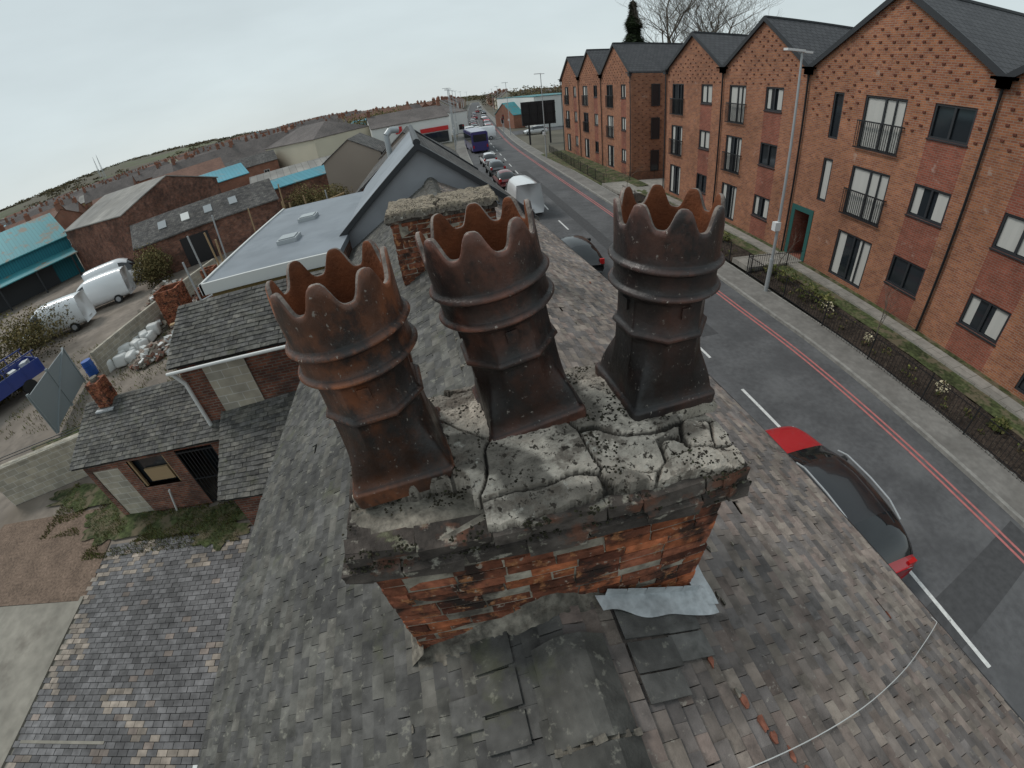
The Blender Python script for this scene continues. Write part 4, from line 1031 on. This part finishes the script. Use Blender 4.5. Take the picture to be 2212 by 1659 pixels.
e=empty('bus',(6.9,72,0),.03); mb=MB(); mb.box(-1.2,1.2,-5,5,.35,3.0,0); mb.box(-1.1,1.1,-4.8,4.8,3.0,3.12,2); mb.box(-.95,.95,-5.03,-5,1.7,2.7,1); mb.box(-1.22,-1.2,-4.6,4.8,1.5,2.6,1); mb.box(1.2,1.22,-4.6,4.8,1.5,2.6,1)
for s_ in (-1,1):
    mb.box(s_*1.0-.1,s_*1.0+.1,-5.04,-5,.8,1.2,3)
    for yy in (-3,3): mb.cyl((s_*1.0,yy,.45),(s_*1.24,yy,.45),.45,n=16,mi=4)
mb.build('body',['paint_purple','car_glass','paint_purple','tail_red','rubber'],e)
for (x,y,r_,kd,p) in ((9.2,86,.2,'van','paint_white'),(7.9,94,-hp,'van','paint_white'),(13.5,106,hp,'car','paint_red'),(10.5,104,-hp,'car','paint_white'),(10.8,112,-hp,'car','paint_grey'),(11.4,119,-hp,'car','paint_red'),(15.2,122,hp,'car','paint_silver'),(12.2,128,-hp,'car','paint_black'),(12.8,136,-hp,'car','paint_white'),(17.3,140,hp,'car','paint_red'),(14,146,-hp,'car','paint_silver'),(19,160,hp,'car','paint_white'),(16.5,165,-hp,'car','paint_red'),(18,180,-hp,'car','paint_blue'),(19.5,195,-hp,'car','paint_white'),(24,200,hp,'car','paint_grey'),(19.5,86,0,'car','paint_white'),(24,225,-hp,'car','paint_red'),(28,250,-hp,'van','paint_white')):
    vehicle('white_van' if kd=='van' else 'car',(x,y,0),r_,kd,p)
vehicle('parked_van',(-29.2,27.2,0),math.pi+.25+math.pi,'van','paint_white',None,1)
vehicle('parked_van',(-27.8,31.0,0),math.pi+.3+math.pi,'van','paint_white',None,1)
vehicle('parked_van',(-28.8,35.6,0),math.pi+.4,'van','paint_white',None,1,False,'A1')
vehicle('parked_car',(-31.5,38.5,0),math.pi+.5,'car','paint_grey',None,1)
e=empty('flatbed_truck',(-25.5,17.5,0),math.radians(65)); mb=MB()
mb.box(-2.2,2.6,-1,1,.7,.85,0); mb.box(-2.2,2.6,-1,-.95,.85,1.5,0); mb.box(-2.2,2.6,.95,1,.85,1.5,0); mb.box(2.55,2.6,-.95,.95,.85,1.5,0); mb.hexa([(-3.9,-1,.4),(-2.3,-1,.4),(-2.3,1,.4),(-3.9,1,.4),(-3.4,-.9,2.1),(-2.35,-.9,2.1),(-2.35,.9,2.1),(-3.4,.9,2.1)],0)
for i in range(6): mb.box(-2.1+i*.9,-2.05+i*.9,-1.02,-.98,.85,2.0,0); mb.box(-2.1+i*.9,-2.05+i*.9,.98,1.02,.85,2.0,0)
mb.box(-2.2,2.6,-1.02,-.98,1.95,2.02,0); mb.box(-2.2,2.6,.98,1.02,1.95,2.02,0)
for i in range(22): mb.obox((U(-1.9,2.3),U(-.8,.8),U(1,1.5)),.5,.4,.35,U(0,3),random.choice((2,3)))
for x in (-3,1.4):
    for s_ in (-1,1): mb.cyl((x,s_*.75,.4),(x,s_*1.03,.4),.4,n=16,mi=1)
mb.build('body',['paint_blue','rubber','white_pvc','galv'],e)
for (x,y) in ((13.9,88),(6.2,84),(16,100)):
    mb=MB(); mb.cyl((x,y,0),(x,y,3.3),.06,n=8); mb.box(x-.16,x+.16,y-.12,y+.12,2.5,3.5,1); mb.box(x-.09,x+.09,y-.14,y-.12,3.2,3.4,2); mb.build('traffic_light',['galv','black_metal','tail_red'])

# ================= LIGHT, WORLD, CAMERA =================
w=D.worlds.new("World"); SC.world=w; w.use_nodes=True; nt=w.node_tree; bg=nt.nodes['Background']; out=nt.nodes['World Output']
tc=nn(nt,'ShaderNodeTexCoord'); sx=nn(nt,'ShaderNodeSeparateXYZ'); nt.links.new(tc.outputs['Generated'],sx.inputs[0])
rp=ramp(nt,[(.0,(.63,.69,.695)),(.12,(.62,.70,.715)),(.5,(.53,.61,.635)),(1,(.48,.55,.58))]); nt.links.new(sx.outputs[2],rp.inputs[0])
mp=nn(nt,'ShaderNodeMapping'); mp.inputs['Scale'].default_value=(1,1,3.5); nt.links.new(tc.outputs['Generated'],mp.inputs[0])
rc=ramp(nt,[(.3,.93),(.7,1.06)]); nt.links.new(noi(nt,mp.outputs[0],2.2,4,.55),rc.inputs[0])
nt.links.new(mixc(nt,rp.outputs[0],rc.outputs[0]),bg.inputs[0]); bg.inputs[1].default_value=1.0
sky=nn(nt,'ShaderNodeTexSky'); sky.sky_type='NISHITA'; sky.sun_disc=False; sky.sun_elevation=math.radians(50); sky.sun_rotation=math.radians(-60)
b2_=nn(nt,'ShaderNodeBackground'); nt.links.new(sky.outputs[0],b2_.inputs[0]); b2_.inputs[1].default_value=.006
ad=nn(nt,'ShaderNodeAddShader'); nt.links.new(bg.outputs[0],ad.inputs[0]); nt.links.new(b2_.outputs[0],ad.inputs[1]); nt.links.new(ad.outputs[0],out.inputs[0])
sl=D.lights.new('sun','SUN'); sl.energy=1.5; sl.angle=math.radians(16); sl.color=(1,.97,.92); so=D.objects.new('sun',sl); COL.objects.link(so)
az,el=math.radians(-60),math.radians(50); dv=Vector((math.sin(az)*math.cos(el),math.cos(az)*math.cos(el),math.sin(el))); so.rotation_euler=dv.to_track_quat('Z','Y').to_euler()

FP=945.4; CC=-.0849; PI_=math.radians(36.69); RO=math.radians(7.13); YW=math.radians(-6.19)
fmm=FP*36/2212
cd=D.cameras.new("camera"); cam=D.objects.new("camera",cd); COL.objects.link(cam)
cd.type='PANO'; cd.clip_start=.02; cd.clip_end=6000; cd.sensor_width=36; cd.sensor_height=27
cd.panorama_type='FISHEYE_LENS_POLYNOMIAL'; cd.fisheye_fov=math.pi
cd.fisheye_polynomial_k0=0; cd.fisheye_polynomial_k1=-1/fmm; cd.fisheye_polynomial_k2=0; cd.fisheye_polynomial_k3=-CC/fmm**3; cd.fisheye_polynomial_k4=0
fw=Vector((-math.sin(YW)*math.cos(PI_),math.cos(YW)*math.cos(PI_),-math.sin(PI_)))
right0=Vector((math.cos(YW),math.sin(YW),0)); up0=right0.cross(fw)
rt=right0*math.cos(RO)-up0*math.sin(RO); upv=right0*math.sin(RO)+up0*math.cos(RO)
m=Matrix((rt,upv,-fw)).transposed().to_4x4(); m.translation=(0,0,H); cam.matrix_world=m
SC.camera=cam
SC.view_settings.view_transform='Standard'; SC.view_settings.look='None'; SC.view_settings.exposure=0
